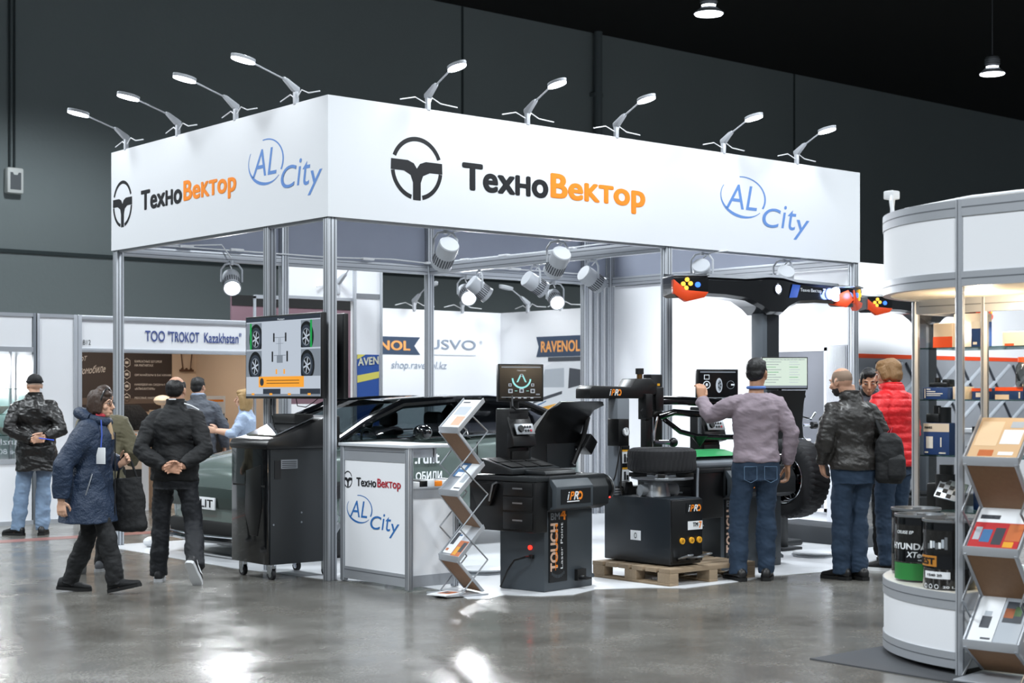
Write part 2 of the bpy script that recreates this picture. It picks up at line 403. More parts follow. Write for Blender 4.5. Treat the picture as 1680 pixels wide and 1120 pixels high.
# grey display board and ribbed board on the side wall
t = thing('display_board', 'grey framed board leaning on the white side wall behind the machines', 'display board', (6.93, .0, 0))
b = MB(); b.box(-.012, .42, .25, 0, 1.12, 2.03, mat('grey display face', '#70737b', .6)); b.build('board_face', t)
b = MB(); 
for (y0, y1, z0, z1) in ((.38, .42, .21, 2.07), (1.12, 1.16, .21, 2.07), (.38, 1.16, 2.03, 2.07), (.38, 1.16, .21, .25)): b.box(-.02, y0, z0, .0, y1, z1, WHITE)
b.build('frame', t)
b = MB()
for k in range(14): b.box(-.03, .12 + k * .018, .0, .0, .128 + k * .018, 2.08, WHITE, .003)
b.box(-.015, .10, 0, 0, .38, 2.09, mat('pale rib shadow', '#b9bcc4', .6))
tag(b.build('ribbed_panel'), 'narrow white ribbed panel standing at the side wall right of the grey board', 'panel').location = (6.93, 0, 0)

# ---------------------------------------------------------------- arm lamps on the fascia
CABLE = mat('white cable', '#dfe1e4', .5)
LAMPW = mat('white lamp casing', '#b4b8be', .45)
def arm_lamp(loc, rz, reach, label, group, on=True, k=1.0, face=None):
    """clamp at loc, arm leans out along local -y"""
    t = thing('arm_lamp', label, 'lamp', loc, rz, group)
    b = MB(); b.box(-.02 * k, -.02 * k, -.06 * k, .02 * k, .02 * k, .055 * k, LAMPW, .006 * k)
    b.prism([(.03 * k, .05 * k), (.03 * k, .085 * k), (-.09 * k, .15 * k), (-.13 * k, .16 * k), (-.12 * k, .135 * k), (-.03 * k, .05 * k)], 'x', -.022 * k, .022 * k, LAMPW, .006 * k); b.build('clamp_bracket', t)
    b = MB(); b.cyl((0, -.11 * k, .14 * k), (0, -reach + .05 * k, .235 * k), .008 * k, LAMPW, 8); b.build('arm', t)
    b = MB()
    ov = [(math.cos(a) * .055 * k * (1 if abs(math.cos(a)) < 2 else 1), math.sin(a) * .115 * k) for a in [2 * PI * i / 20 for i in range(20)]]
    M = Matrix.Translation((0, -reach - .05 * k, .25 * k)) @ Matrix.Rotation(rad(-8), 4, 'X')
    b.prism([(p[0], p[1]) for p in ov], 'z', .0, .03 * k, LAMPW, .006 * k, M); h = b.build('lamp_head', t)
    b = MB(); b.prism([(p[0] * .95, p[1] * .95) for p in ov], 'z', -.014 * k, .0, LIGHTON if on else LAMPW, .004 * k, M); b.build('light_panel', h)
    b = MB(); b.tube([(.02 * k, .0, .0), (.06 * k, .02 * k, .06 * k), (.16 * k, .025 * k, .02 * k), (.34 * k, .02 * k, .008 * k)], .006 * k, CABLE, 6)
    b.tube([(-.02 * k, .0, .0), (-.12 * k, .02 * k, .045 * k), (-.28 * k, .02 * k, .008 * k)], .006 * k, CABLE, 6); b.build('cable', t)
    if on and face:
        hp = frame(t) @ V((0, -reach - .06 * k, .225 * k)); aim = frame(t) @ V((0, -.05, -face))
        lamp('SPOT', hp, 10 * k, (.94, .97, 1), aim, .14, 150, .8)
    return t
L1 = ['arm lamp on the long fascia, nearest the corner with the round emblem below', 'arm lamp on the long fascia above the orange lettering start', 'arm lamp on the long fascia above the end of the orange lettering', 'arm lamp on the long fascia above the blue logo', 'arm lamp on the long fascia, last one near its far end']
for x, l in zip((1.02, 2.15, 3.27, 4.78, 5.93), L1): arm_lamp((x, .0, 4.05), 0, .36, l, 'arm lamps along the long fascia', True, 1, .6)
L2 = ['arm lamp on the short fascia at its far outer end above the emblem', 'arm lamp on the short fascia above the dark lettering', 'arm lamp on the short fascia above the orange lettering', 'arm lamp on the short fascia nearest the corner, above the blue logo']
for y, l in zip((3.69, 2.6, 1.51, .5), L2): arm_lamp((0, y, 4.05), rad(-90), .46, l, 'arm lamps along the short fascia', True, 1, .6)

# ---------------------------------------------------------------- spotlights hung from the beams
SLOT = mat('dark cooling slot', '#4a4e54', .6)
def spotlight(loc, aim, label, on, power=0, k=1.0):
    """hung at loc, can pointing from the pivot towards aim"""
    t = thing('hanging_spotlight', label, 'spotlight', loc, 0, 'spotlights hung under the booth beams')
    d = (V(aim) - (V(loc) + V((0, 0, -.2)))).normalized()
    q = d.to_track_quat('-Z', 'Y').to_matrix().to_4x4(); M = Matrix.Translation((0, 0, -.2)) @ q
    side = (q @ V((1, 0, 0, 0))).to_3d(); side.z = 0; side.normalize()
    b = MB(); b.tube([side * .11 + V((0, 0, -.2)), side * .11 + V((0, 0, -.07)), side * .07 + V((0, 0, -.015)), V((0, 0, 0)), -side * .07 + V((0, 0, -.015)), -side * .11 + V((0, 0, -.07)), -side * .11 + V((0, 0, -.2))], .011, LAMPW, 8)
    b.cyl((0, 0, -.02), (0, 0, .03), .02, LAMPW, 10); b.build('yoke', t)
    b = MB(); b.lathe([(.0, .13), (.085, .13), (.092, .12), (.092, -.11), (.098, -.13), (.085, -.135), (.08, -.12)], LAMPW, 24, M); can = b.build('lamp_can', t)
    b = MB()
    for i in range(24):
        a = 2 * PI * i / 24
        b.box(-.006, .0915, -.09, .006, .0945, .0, SLOT, 0, M @ Matrix.Rotation(a, 4, 'Z'))
    b.build('cooling_slots', can)
    b = MB(); b.lathe([(.0, -.118), (.083, -.12)], LIGHTON if on else mat('frosted lens', '#cfd4da', .3), 24, M, cap=False); b.lathe([(.083, -.12), (.0, -.128)], LIGHTON if on else mat('frosted lens', '#cfd4da', .3), 24, M, cap=False); b.build('lens', can)
    b = MB(); b.tube([(0, 0, -.06), side * .05 + V((.03, 0, .0)), side * .1 + V((.08, .0, .02)), side * .2 + V((.1, 0, .03))], .007, CABLE, 6); b.build('cable', t)
    if on:
        lamp('SPOT', V(loc) + V((0, 0, -.2)) + d * .16, power, (.95, .97, 1), V(loc) + V((0, 0, -.2)) + d * 3, .05 if power < 200 else .16, 95, .7)
IN = 60
spotlight((1.28, .09, 2.97), (2.0, 2.6, .6), 'white can spotlight under the front beam, nearest the corner post', True, IN)
spotlight((2.6, .09, 2.97), (3.3, 2.6, .6), 'white can spotlight under the front beam, left of the middle post', True, IN)
spotlight((4.56, .09, 2.97), (6.6, 1.6, 1.0), 'white can spotlight under the front beam, right of the middle post', True, IN)
spotlight((5.82, .09, 2.97), (6.9, 2.0, 1.1), 'white can spotlight under the front beam above the sensor arm', True, IN)
spotlight((4.0, 3.01, 2.94), (6.4, 2.2, .9), 'white can spotlight under the cross beam, nearest its far end', True, IN)
spotlight((4.0, 2.04, 2.94), (6.8, 1.6, 1.2), 'white can spotlight under the middle of the cross beam', True, IN)
spotlight((4.0, 1.13, 2.94), (6.8, .9, 1.2), 'white can spotlight under the front part of the cross beam', True, IN)
spotlight((4.52, 3.9, 2.94), (2.2, -1.0, .2), 'lit spotlight on the back beam facing out, left of its twin', True, 250)
spotlight((5.94, 3.9, 2.94), (3.4, -1.0, .2), 'lit spotlight on the back beam facing out, near the closed back wall', True, 250)
spotlight((1.32, 3.9, 2.94), (-.4, .4, .0), 'glaring spotlight on the back beam in the left bay of the booth', True, 250)
# cables lying on the beams
b = MB()
b.tube([(.2, 3.93, 3.09), (.8, 3.92, 3.1), (1.2, 3.9, 3.13), (1.3, 3.88, 3.0)], .008, CABLE, 6); b.tube([(.2, 3.9, 3.08), (2.6, 3.9, 3.075), (3.4, 3.88, 3.1), (4.2, 3.88, 3.07), (5.4, 3.88, 3.08), (6.4, 3.9, 3.08)], .008, CABLE, 6)
for x in (.7, 1.3, 3.0, 3.9, 5.2): b.box(x, 3.87, 3.07, x + .16, 3.93, 3.10, CABLE, .008)
tag(b.build('power_cable'), 'white power cable with sockets lying along the back beam', 'cable')
b = MB()
b.tube([(4.02, .3, 3.09), (4.02, 1.1, 3.1), (4.0, 2.0, 3.08), (4.02, 3.6, 3.09)], .008, CABLE, 6)
for y in (.5, 1.4, 2.5, 3.2): b.box(3.98, y, 3.075, 4.04, y + .15, 3.10, CABLE, .008)
tag(b.build('power_cable'), 'white power cable with sockets lying along the cross beam', 'cable')
# ================================================================ wall screens on the corner post
def faced(o, x, up):
    """matrix whose x / z axes are the given directions on a face (y points into it)"""
    x = V(x).normalized(); up = V(up).normalized(); y = up.cross(x)
    return Matrix.Translation(V(o)) @ Matrix((x, y, up)).transposed().to_4x4()
S_GREY = mat('screen grey', '#b3bcc8', .3, emit=1.0); S_DK = mat('screen slate', '#2b333f', .3, emit=.9)
S_GRN = mat('screen green', '#109646', .3, emit=1.0); S_ORG = mat('screen amber', '#f0a030', .3, emit=1.0); S_BLK = mat('screen black', '#15181e', .3, emit=.3)
S_MID = mat('screen mid grey', '#7e8792', .3, emit=.9); S_CY = mat('screen cyan', '#8fd8d8', .3, emit=1.1)
def tv(label, x, y0, y1, z0, z1, sgn, on):
    t = thing('flat_screen_tv', label, 'television', (x, (y0 + y1) / 2, (z0 + z1) / 2))
    w = y1 - y0; h = z1 - z0
    b = MB(); b.box(-.03 if sgn < 0 else -.02, -w / 2, -h / 2, .02 if sgn < 0 else .03, w / 2, h / 2, BLACK, .008); b.build('casing', t)
    b = MB(); b.box(.02 if sgn < 0 else -.07, -.2, -.2, .07 if sgn < 0 else -.02, .2, .2, BLACKM); b.build('wall_mount', t)
    xs = sgn * .0305; W = w - .03; H = h - .035
    b = MB(); M = faced((xs, w / 2 - .015, -h / 2 + .02), (0, -1, 0), (0, 0, 1)) if sgn < 0 else faced((xs, -w / 2 + .015, -h / 2 + .02), (0, 1, 0), (0, 0, 1))
    def R(a0, c0, a1, c1, m, d=0): b.poly([(a0 * W, -d, c0 * H), (a1 * W, -d, c0 * H), (a1 * W, -d, c1 * H), (a0 * W, -d, c1 * H)], m, M)
    if not on:
        R(0, 0, 1, 1, GLOSSB); b.build('screen', t, smooth=0); return t
    R(0, 0, 1, 1, S_GREY); R(0, .95, 1, 1, S_DK, .001); b.text('Развал', (.44 * W, -.0015, .957 * H), (.09 * W, 0, 0), (0, 0, .02 * H), SCRW, M=M)
    for (c0, e0, c1, e1, gx, wx) in ((.0, .60, .22, .935, .07, .14), (.75, .60, 1, .935, .885, .82), (0, .25, .22, .58, None, .13), (.75, .25, 1, .58, None, .83)):
        R(c0, e0, c1, e1, S_MID, .001)
        cx = wx * W; cz = (e0 + .13) * H; n = 28
        for rr, m, d in ((1.28, S_BLK, .0015), (1.0, S_DK, .002), (.72, S_MID, .0025), (.64, S_BLK, .003)):
            b.poly([(min(max(cx + math.cos(a) * .075 * W * rr, c0 * W), c1 * W), -d, max(cz + math.sin(a) * .15 * H * rr, e0 * H)) for a in [2 * PI * i / n for i in range(n)]], m, M)
        for k in range(6):
            a = k * PI / 3 + .3; b.poly([(cx + math.cos(a + q) * .046 * W * f, -.0035, cz + math.sin(a + q) * .092 * H * f) for q, f in ((-1.2, .12), (-.12, 1), (.12, 1), (1.2, .12))], S_GREY, M)
        if gx: R(gx - .012, e0, gx + .012, e1, S_GRN, .004)
    for (cx, cz, s) in ((.39, .74, .055), (.55, .74, .055), (.37, .50, .065), (.57, .50, .065)): R(cx - .01, cz - s, cx + .01, cz + s, S_BLK, .002)
    for c0, e0, c1, e1 in ((.40, .735, .54, .742), (.455, .5, .462, .73), (.475, .5, .482, .73), (.39, .51, .55, .518), (.42, .66, .52, .665)): R(c0, e0, c1, e1, S_MID, .002)
    R(.43, .42, .51, .51, S_MID, .002); R(.415, .28, .435, .34, S_ORG, .002); R(.52, .28, .54, .34, S_ORG, .002)
    R(.18, .115, .79, .25, S_ORG, .002); b.poly([(W * (.225 + .027 * math.cos(a)), -.003, H * (.182 + .05 * math.sin(a))) for a in [PI * i / 10 for i in range(20)]], S_DK, M)
    for zz in (.195, .16): R(.29, zz, .73, zz + .01, mat('screen brown', '#9a6a1e', .3, emit=.5), .003)
    for c0, c1, m in ((.24, .48, S_DK), (.74, 1, S_DK)): R(c0, .03, c1, .095, m, .002)
    R(0, 0, 1, .03, S_MID, .002)
    for cx in (.1, .35, .6, .86): R(cx - .02, .015, cx + .02, .04, S_ORG, .003)
    b.build('screen', t, smooth=0)
    return t
tv('large lit television on the left face of the booth showing car wheels', -.085, -.075, 1.14, 1.5, 2.21, -1, True)
tv('dark switched off television seen edge on behind the corner post', .17, -.0, 1.16, 1.5, 2.21, 1, False)
b = MB(); b.tube([(-.06, .8, 1.5), (-.07, .78, 1.38), (-.1, .7, 1.3), (-.15, .6, 1.26)], .006, BLACK, 6); b.tube([(-.06, .4, 1.5), (-.06, .38, 1.44), (-.06, .25, 1.43), (-.05, .15, 1.47), (-.04, .1, 1.5)], .004, BLACK, 6)
tag(b.build('screen_cable'), 'thin black cable hanging from the lit television to the cabinet', 'cable')

# ================================================================ black wheeled cabinet in front of the corner post
t = thing('machine_cabinet', 'tall black and charcoal tool cabinet on castors beside the corner post', 'cabinet', (-.36, .33, 0))
CX, CY = .63, .56
b = MB(); b.box(.0, .0, .14, CX, CY, 1.07, CHAR, .006); b.build('body', t)
b = MB(); b.prism([(-.012, .13), (-.012, 1.09), (.0, 1.09), (.004, .13)], 'x', 0, CX, CHARD)   # right side sheet
for x, z in ((.52, .98), (.52, .86), (.3, .55), (.3, .47), (.03, .46)): b.cyl((x, -.013, z), (x, -.017, z), .008, STEEL, 10)
b.build('side_sheet', t)
b = MB(); b.box(-.03, -.01, .13, .0, CY + .01, 1.09, GLOSSB, .008); b.prism([(.09, .95), (.32, .9), (.34, .55), (.26, .36), (.14, .36), (.07, .6)], 'x', -.036, -.029, BLACK, .002); b.box(-.034, .02, .77, -.03, CY - .02, .785, BLACKM)
b.build('front_cover', t)
b = MB(); b.prism([(-.04, 1.08), (-.05, 1.12), (-.02, 1.165), (.1, 1.19), (.5, 1.34), (CX + .05, 1.36), (CX + .05, 1.08)], 'y', -.03, CY + .03, BLACK, .02); lid = b.build('lid', t)
b = MB(); b.prism([(.08, 1.19), (.46, 1.335), (.46, 1.345), (.08, 1.20)], 'y', .05, CY - .05, CHROME); b.box(.3, .1, 1.29, .5, CY - .1, 1.37, BLACKM, .02); b.build('keyboard_tray', lid)
b = MB(); b.box(.04, -.016, .84, .10, -.012, .99, BLACK); b.build('handle_plate', t)
b = MB(); b.box(.10, -.0165, .92, .26, -.0125, .995, STEEL)
for k in range(4): b.box(.11, -.018, .93 + k * .015, .25, -.0165, .936 + k * .015, BLACK)
b.build('name_plate', t)
for x, y in ((.05, .05), (CX - .05, .05), (.05, CY - .05), (CX - .05, CY - .05)):
    b = MB(); b.cyl((x, y, .115), (x, y, .14), .035, CHROME, 16); b.box(x - .025, y - .03, .05, x - .018, y + .03, .12, CHROME); b.box(x + .018, y - .03, .05, x + .025, y + .03, .12, CHROME); c = b.build('castor', t)
    b = MB(); b.cyl((x - .016, y, .045), (x + .016, y, .045), .045, RUBBER, 20); b.cyl((x - .018, y, .045), (x + .018, y, .045), .026, CHROME, 16); b.build('wheel', c)

# ================================================================ the car
PAINT = mat('grey green car paint', '#6c7a76', .22, .35, coat=.8)
CARB = mat('black car gloss', '#0a0c0f', .1, coat=.8)
DGLASS = glass('dark car glass', '#a9b4b8', .8, .04)
car = thing('electric_car', 'grey green car with gloss black roof parked inside the white booth', 'car', (.28, 2.4, 0))
st = [(-.10, .60, .70, .66, .30), (-.06, .74, .84, .78, .22), (.12, .86, .94, .88, .20), (.5, .93, 1.02, .95, .2), (.95, .965, 1.09, 1.02, .2), (1.5, .975, 1.12, 1.07, .2), (2.3, .98, 1.14, 1.10, .2), (3.0, .98, 1.16, 1.13, .2), (3.7, .98, 1.18, 1.17, .21), (4.3, .95, 1.15, 1.12, .24), (4.6, .85, 1.05, 1.0, .3)]
rings = []
fx = lambda x: x if x < 2.3 else 2.3 + (x - 2.3) * .76
for x, wd, top, belt, bot in st:
    x = fx(x)
    h = [(wd * .55, bot), (wd * .93, bot + .02), (wd * .99, bot + .14), (wd, .5 + .1 * (belt - .7)), (wd * .985, belt - .14), (wd * .93, belt - .02), (wd * .78, belt + .3 * (top - belt)), (wd * .4, top - .008), (0, top)]
    r = [(x, -p[0], p[1]) for p in h] + [(x, p[0], p[1]) for p in h[-2::-1]]
    rings.append(r)
b = MB(); b.loft(rings, PAINT); body = b.build('car_body', car, smooth=180)
md = body.modifiers.new('sub', 'SUBSURF'); md.levels = 2; md.render_levels = 2
# greenhouse
gs = [(.82, .80, .78, 1.06, 1.08), (1.25, .83, .70, 1.08, 1.29), (1.72, .86, .64, 1.11, 1.465), (2.35, .87, .63, 1.12, 1.505), (3.0, .87, .63, 1.14, 1.515), (3.6, .86, .61, 1.16, 1.485), (4.2, .82, .58, 1.15, 1.35), (4.5, .78, .56, 1.12, 1.14)]
def sec(g):
    x, wb, wt, zb, zt = g; x = fx(x); return [V((x, wb, zb)), V((x, (wb * .5 + wt * .5) + .03, (zb + zt) / 2)), V((x, wt, zt - .03)), V((x, wt * .8, zt)), V((x, 0, zt + .02))]
G = [sec(g) for g in gs]
def strip(name, ks, i0, i1, m, sides=(1, -1), par=None, off=0):
    b = MB()
    for s in sides:
        for k in ks:
            for i in range(i0, i1):
                q = [G[k][i], G[k + 1][i], G[k + 1][i + 1], G[k][i + 1]]
                b.poly([(p.x, p.y * s, p.z + off) for p in q], m)
    bmesh.ops.remove_doubles(b.bm, verts=b.bm.verts[:], dist=.001)
    return b.build(name, par or car, smooth=40)
strip('windscreen', (0, 1), 2, 4, DGLASS); strip('roof', (2, 3, 4), 2, 4, CARB); strip('rear_window', (5, 6), 2, 4, CARB)
for s in (1, -1):
    strip('front_side_window', (0, 1, 2), 0, 2, DGLASS, (s,)); strip('rear_side_window', (3, 4) if s > 0 else (3,), 0, 2, DGLASS if s > 0 else CARB, (s,)); strip('rear_pillar', (5, 6) if s > 0 else (4, 5, 6), 0, 2, CARB, (s,))
    b = MB(); b.tube([(.78, s * .82, 1.05)] + [(G[k][2].x, s * (G[k][2].y + .008), G[k][2].z + .004) for k in range(1, 7)] + [(fx(4.5), s * .6, 1.13)], [.035, .042, .05, .045, .04, .04, .04, .04], CARB, 10); b.build('roof_rail', car)
    b = MB(); b.tube([(2.36, s * .885, 1.1), (2.38, s * .80, 1.32), (2.42, s * .64, 1.48)], [.05, .045, .04], CARB, 8, flat=.5); b.build('door_pillar', car)
    b = MB(); b.tube([(.95, s * .85, 1.085), (1.5, s * .885, 1.105), (2.4, s * .9, 1.125), (3.0, s * .9, 1.15)], .012, CHROME, 6); b.build('window_trim', car)
    b = MB(); b.ell((1.68, s * 1.06, 1.17), (.07, .13, .075), CARB, 18); b.tube([(1.66, s * .9, 1.1), (1.68, s * 1.0, 1.13)], .025, CARB, 8); b.build('door_mirror', car)
    for wx in (.82, 3.36):
        M = Matrix.Translation((wx, s * .86, .36)) @ Matrix.Rotation(rad(90), 4, 'X')
        b = MB(); b.lathe([(.21, -.115), (.33, -.12), (.36, -.09), (.36, .09), (.33, .12), (.21, .115)], RUBBER, 36, M, cap=False); wh = b.build('wheel_tyre', car)
        b = MB(); b.lathe([(.0, -.06), (.2, -.07), (.215, -.1), (.215, .1), (.2, .07), (.0, .06)], CHARD, 30, M); 
        for q in range(5): b.box(-.03, .04, -.09, .03, .2, .09, STEEL, .008, M @ Matrix.Rotation(q * 2 * PI / 5, 4, 'Z'))
        b.build('wheel_rim', wh)
        b = MB(); b.lathe([(.34, -.128), (.43, -.13), (.44, .0), (.34, .0)], BLACKM, 36, M, cap=False); b.build('wheel_arch', car)
for s in (1, -1):
    b = MB(); b.tube([(-.055, s * .55, .86), (.03, s * .72, .885), (.16, s * .80, .9)], [.015, .024, .012], SCRW, 8, flat=.5); b.build('headlamp', car)
b = MB(); b.box(-.11, -.70, .20, .1, .70, .35, BLACKM, .03); b.tube([(-.0, -.95, .2), (-.14, -.7, .18), (-.17, 0, .17), (-.14, .7, .18), (0, .95, .2)], .028, GLOSSB, 8); b.tube([(-.02, -.93, .25), (-.15, -.68, .22), (-.18, 0, .21), (-.15, .68, .22), (-.02, .93, .25)], .01, CHROME, 8); b.build('front_bumper', car)
b = MB(); b.prism([(-.115, .47), (-.125, .57), (-.115, .66), (-.09, .66), (-.09, .47)], 'y', -.65, .65, mat('dark car trim', '#3c4744', .3, .3), .004); b.build('bumper_recess', car)
b = MB(); b.box(-.15, -.27, .455, -.135, .27, .57, PAPER, .003); pl = b.build('licence_plate', car)
b = MB(); b.text('RULIT', (-.1515, .24, .475), (0, -.48, 0), (0, 0, .075), INK, .02); b.build('lettering', pl)
b = MB(); b.box(-.075, .25, .775, -.07, .31, .785, CHROME); b.tube([(.84, -.6, 1.09), (.88, -.1, 1.13), (.9, .4, 1.12)], .012, BLACK, 6); b.tube([(.86, -.1, 1.1), (.9, .5, 1.13), (.92, .7, 1.1)], .012, BLACK, 6); b.build('wiper', car)
b = MB(); b.text('.rulit', (1.64, -.988, .86), (.30, 0, 0), (0, 0, .12), PAPER, .03); b.text('ОБИЛИ', (1.65, -.988, .70), (.32, 0, 0), (0, 0, .085), PAPER, .03); b.build('door_lettering', car)
b = MB()
for x in (1.35, 2.42, 3.05): b.box(x, -.983, .28, x + .008, -.972, 1.06, BLACKM)
b.build('door_seam', car)
for yy in (-.4, .4):
    b = MB(); b.box(1.75, yy - .25, .5, 2.3, yy + .25, .68, CHARD, .05); b.box(2.2, yy - .25, .6, 2.36, yy + .25, 1.2, CHARD, .06); b.box(2.26, yy - .13, 1.2, 2.36, yy + .13, 1.36, CHARD, .04); b.build('car_seat', car)
b = MB(); M = Matrix.Translation((1.55, -.4, 1.04)) @ Matrix.Rotation(rad(65), 4, 'Y'); b.tube([M @ V((.17 * math.cos(a), .17 * math.sin(a), 0)) for a in [2 * PI * i / 20 for i in range(21)]], .014, BLACK, 8); b.build('steering_wheel', car)
b = MB(); b.ell((.0, 0, .0), (.13, .12, .09), mat('white plastic wrap', '#d5d7da', .3, bump=(14, .6)), 14); o = tag(b.build('plastic_wrap'), 'crumpled white plastic wrap on the floor under the car bumper', 'plastic wrap'); o.location = (.2, 3.55, .055); o.scale = (.6, .6, .6)

# ================================================================ counter with logos
t = thing('reception_counter', 'white counter with two logos on its front beside the corner post', 'counter', (.085, -.997, 0), 0)
CL = .955; CD = .5
def cpost(x, y, z1, s=.05): return post(t, x, y, 0.01, z1, s, 'post')
cpost(.025, .025, 1.12); cpost(.025, CL - .025, 1.12); cpost(CD - .025, CL - .025, 1.12); cpost(CD - .025, .025, .80)
b = MB(); b.box(-.01, -.01, 1.115, CD, CL + .01, 1.14, mat('grey counter top', '#c3c7cc', .4), .003); b.build('counter_top', t)
for z0, z1 in ((.03, .13), (1.0, 1.115)):
    b = MB(); b.box(.012, .05, z0, .03, CL - .05, z1, ALU); b.box(.010, .05, (z0 + z1) / 2 + .02, .013, CL - .05, (z0 + z1) / 2 + .026, ALUD); b.build('rail', t)
b = MB(); b.box(.05, .012, 1.04, .26, .03, 1.115, ALU); b.box(.25, .012, 1.0, .28, .03, 1.115, ALU); b.build('rail', t)
for z0, z1 in ((.03, .12), (.72, .8)): b = MB(); b.box(.05, .012, z0, CD - .05, .03, z1, ALU); b.build('rail', t)
b = MB(); b.box(.016, .05, .13, .026, CL - .05, 1.0, WHITE); fp = b.build('front_panel', t, smooth=0)
b = MB(); b.box(.05, .016, .12, CD - .05, .026, .72, WHITE); b.build('side_panel', t, smooth=0)
b = MB(); b.box(.05, CL - .03, .12, CD - .05, CL - .02, 1.0, WHITE); b.build('side_panel', t, smooth=0)
b = MB(); b.box(.03, .01, .79, CD, CL - .03, .81, ALU, .003); b.build('shelf', t)
xq = .0145
b = MB(); emblem(b, (xq, .86, .84), (0, -.064, 0), (0, 0, .07), INK); b.text('Техно', (xq, .735, .79), (0, -.28, 0), (0, 0, .072), INK, .03); b.text('Вектор', (xq, .44, .772), (0, -.32, 0), (0, 0, .092), RED, .03); b.build('lettering', fp)
b = MB(); al_city(b, (xq, .885, .40), (0, -.73, 0), (0, 0, .32), mat('counter blue ink', '#2f6db0', .5)); b.build('logo', fp)
for i in range(6):
    b = MB(); b.box(-.035, -.1, 0, .035, .1, .04 + .006 * (i % 3), (PAPER, BLACK, PAPER, ORANGE, PAPER, STEEL)[i], .003)
    o = tag(b.build('catalogue'), 'small catalogue stack on the side shelf of the logo counter', 'catalogue', 'catalogues on the counter shelf')
    o.location = frame(t) @ V((.09 + .073 * i, .12, .811)); o.rotation_euler = (0, 0, rad(3 * (i % 2)))

# ================================================================ zigzag brochure stands
KRAFT = mat('brown board', '#8f6d50', .6, var=(40, '#7f5f44'))
def zigzag(origin, rz, label, wd=.30, zo=0.0):
    t = thing('brochure_stand', label, 'brochure stand', origin, rz)
    a = .22; F = [1.25 + zo, .77 + zo, .27 + zo]; B = [1.475 + zo, .99 + zo, .51 + zo, .03]
    for i in range(3):
        b = MB(); b.prism([(.0, F[i]), (a, B[i]), (a - .01, B[i] + .012), (-.01, F[i] + .012)], 'y', 0, wd, ALU, .002)
        b.prism([(-.012, F[i] - .015), (-.018, F[i] + .035), (-.008, F[i] + .035), (.004, F[i] - .015)], 'y', -.005, wd + .005, ALU, .002)
        for y in (-.006, wd - .004): b.prism([(.0, F[i]), (a, B[i]), (a - .014, B[i] + .03), (-.014, F[i] + .03)], 'y', y, y + .01, ALU)
        b.build('brochure_tray', t)
        b = MB(); b.prism([(.0, F[i] - .004), (a, B[i + 1]), (a - .012, B[i + 1] - .006), (-.012, F[i] - .010)], 'y', .015, wd - .015, KRAFT); pn = b.build('folding_panel', t, smooth=0)
        b = MB()
        for y in (0, wd - .018): b = MB(); b.prism([(.0, F[i]), (a, B[i + 1] + .004), (a - .02, B[i + 1] - .006), (-.02, F[i] - .006)], 'y', y, y + .018, ALU, .002); b.build('frame_bar', pn)
    for y in (-.012, wd + .012):
        b = MB(); P = [(a * .5, (F[0] + B[0]) / 2), (a + .02, F[0]), (0, B[1]), (a + .02, F[1]), (0, B[2]), (a + .02, F[2]), (.0, .012)]
        for p, q in zip(P[:-1], P[1:]): b.cyl((p[0], y, p[1]), (q[0], y, q[1]), .006, STEEL, 8)
        b.build('scissor_rod', t)
    b = MB(); b.box(-.12, -.01, .002, a + .03, wd + .01, .014, ALU, .003); b.build('base_plate', t)
    def onto(i, y0, y1, u0, u1, m, name, lab, marks=()):
        """sheet lying in tray i"""
        d = V((a, 0, B[i] - F[i])).normalized(); n = V((-d.z, 0, d.x)); L = math.hypot(a, B[i] - F[i]) 
        o = V((-.005, 0, F[i] + .014))
        M = Matrix.Translation(o) @ Matrix((V((0, 1, 0)), d, n)).transposed().to_4x4()      # x across, y up the slope, z off the tray
        bb = MB(); bb.box(y0, u0 * L, .001, y1, u1 * L, .010, m, 0, M)
        for (p0, q0, p1, q1, mm) in marks:
            bb.box(y0 + (y1 - y0) * p0, u0 * L + (u1 - u0) * L * q0, .010, y0 + (y1 - y0) * p1, u0 * L + (u1 - u0) * L * q1, .0108, mm, 0, M)
        bb.bm.transform(frame(t)); o_ = bb.build(name, smooth=0); return tag(o_, lab, 'brochure')
    return t, onto
O1 = CAM + FWD * 11.75 + RGT * ((754 - 840) / 2548 * 11.75); O1.z = 0.004
zs, onto = zigzag(O1, rad(-8.6), 'zigzag folding brochure stand between the logo counter and the wheel balancer')
RUST = mat('rust print', '#c06a3a', .4); PGREY = mat('print grey', '#aeb5bd', .4); PBLUE = mat('print blue', '#3f6f9e', .4); PRED = mat('print red', '#b8262a', .4); PDK = mat('print dark', '#3a3f47', .4); PYEL = mat('print yellow', '#e0a02a', .4)
onto(0, .015, .285, .04, .97, PAPER, 'brochure', 'pale brochure with a faded orange picture in the top tray by the counter', ((.1, .08, .6, .4, mat('faded orange print', '#d8a58a', .4)), (.2, .45, .9, .75, PGREY), (.5, .88, .9, .93, PDK)))
onto(1, .015, .15, .04, .95, PAPER, 'brochure', 'white brochure with grey sketches in the middle tray by the counter', ((.2, .3, .7, .6, PGREY), (.1, .08, .8, .12, PDK)))
onto(1, .155, .285, .5, .97, PBLUE, 'brochure', 'blue and white brochure in the middle tray by the counter', ((.0, .0, .7, .3, PAPER), (.3, .5, .8, .8, PAPER)))
onto(2, .015, .15, .04, .5, RUST, 'brochure', 'orange illustrated brochure in the lowest tray by the counter', ((.1, .3, .5, .9, PDK), (.5, .1, .9, .6, PYEL)))
onto(2, .155, .285, .1, .97, PAPER, 'brochure', 'white leaflet with a dark picture in the lowest tray by the counter', ((.5, .3, .9, .7, PDK), (.2, .6, .5, .65, PBLUE), (.6, .08, .9, .16, RUST)))
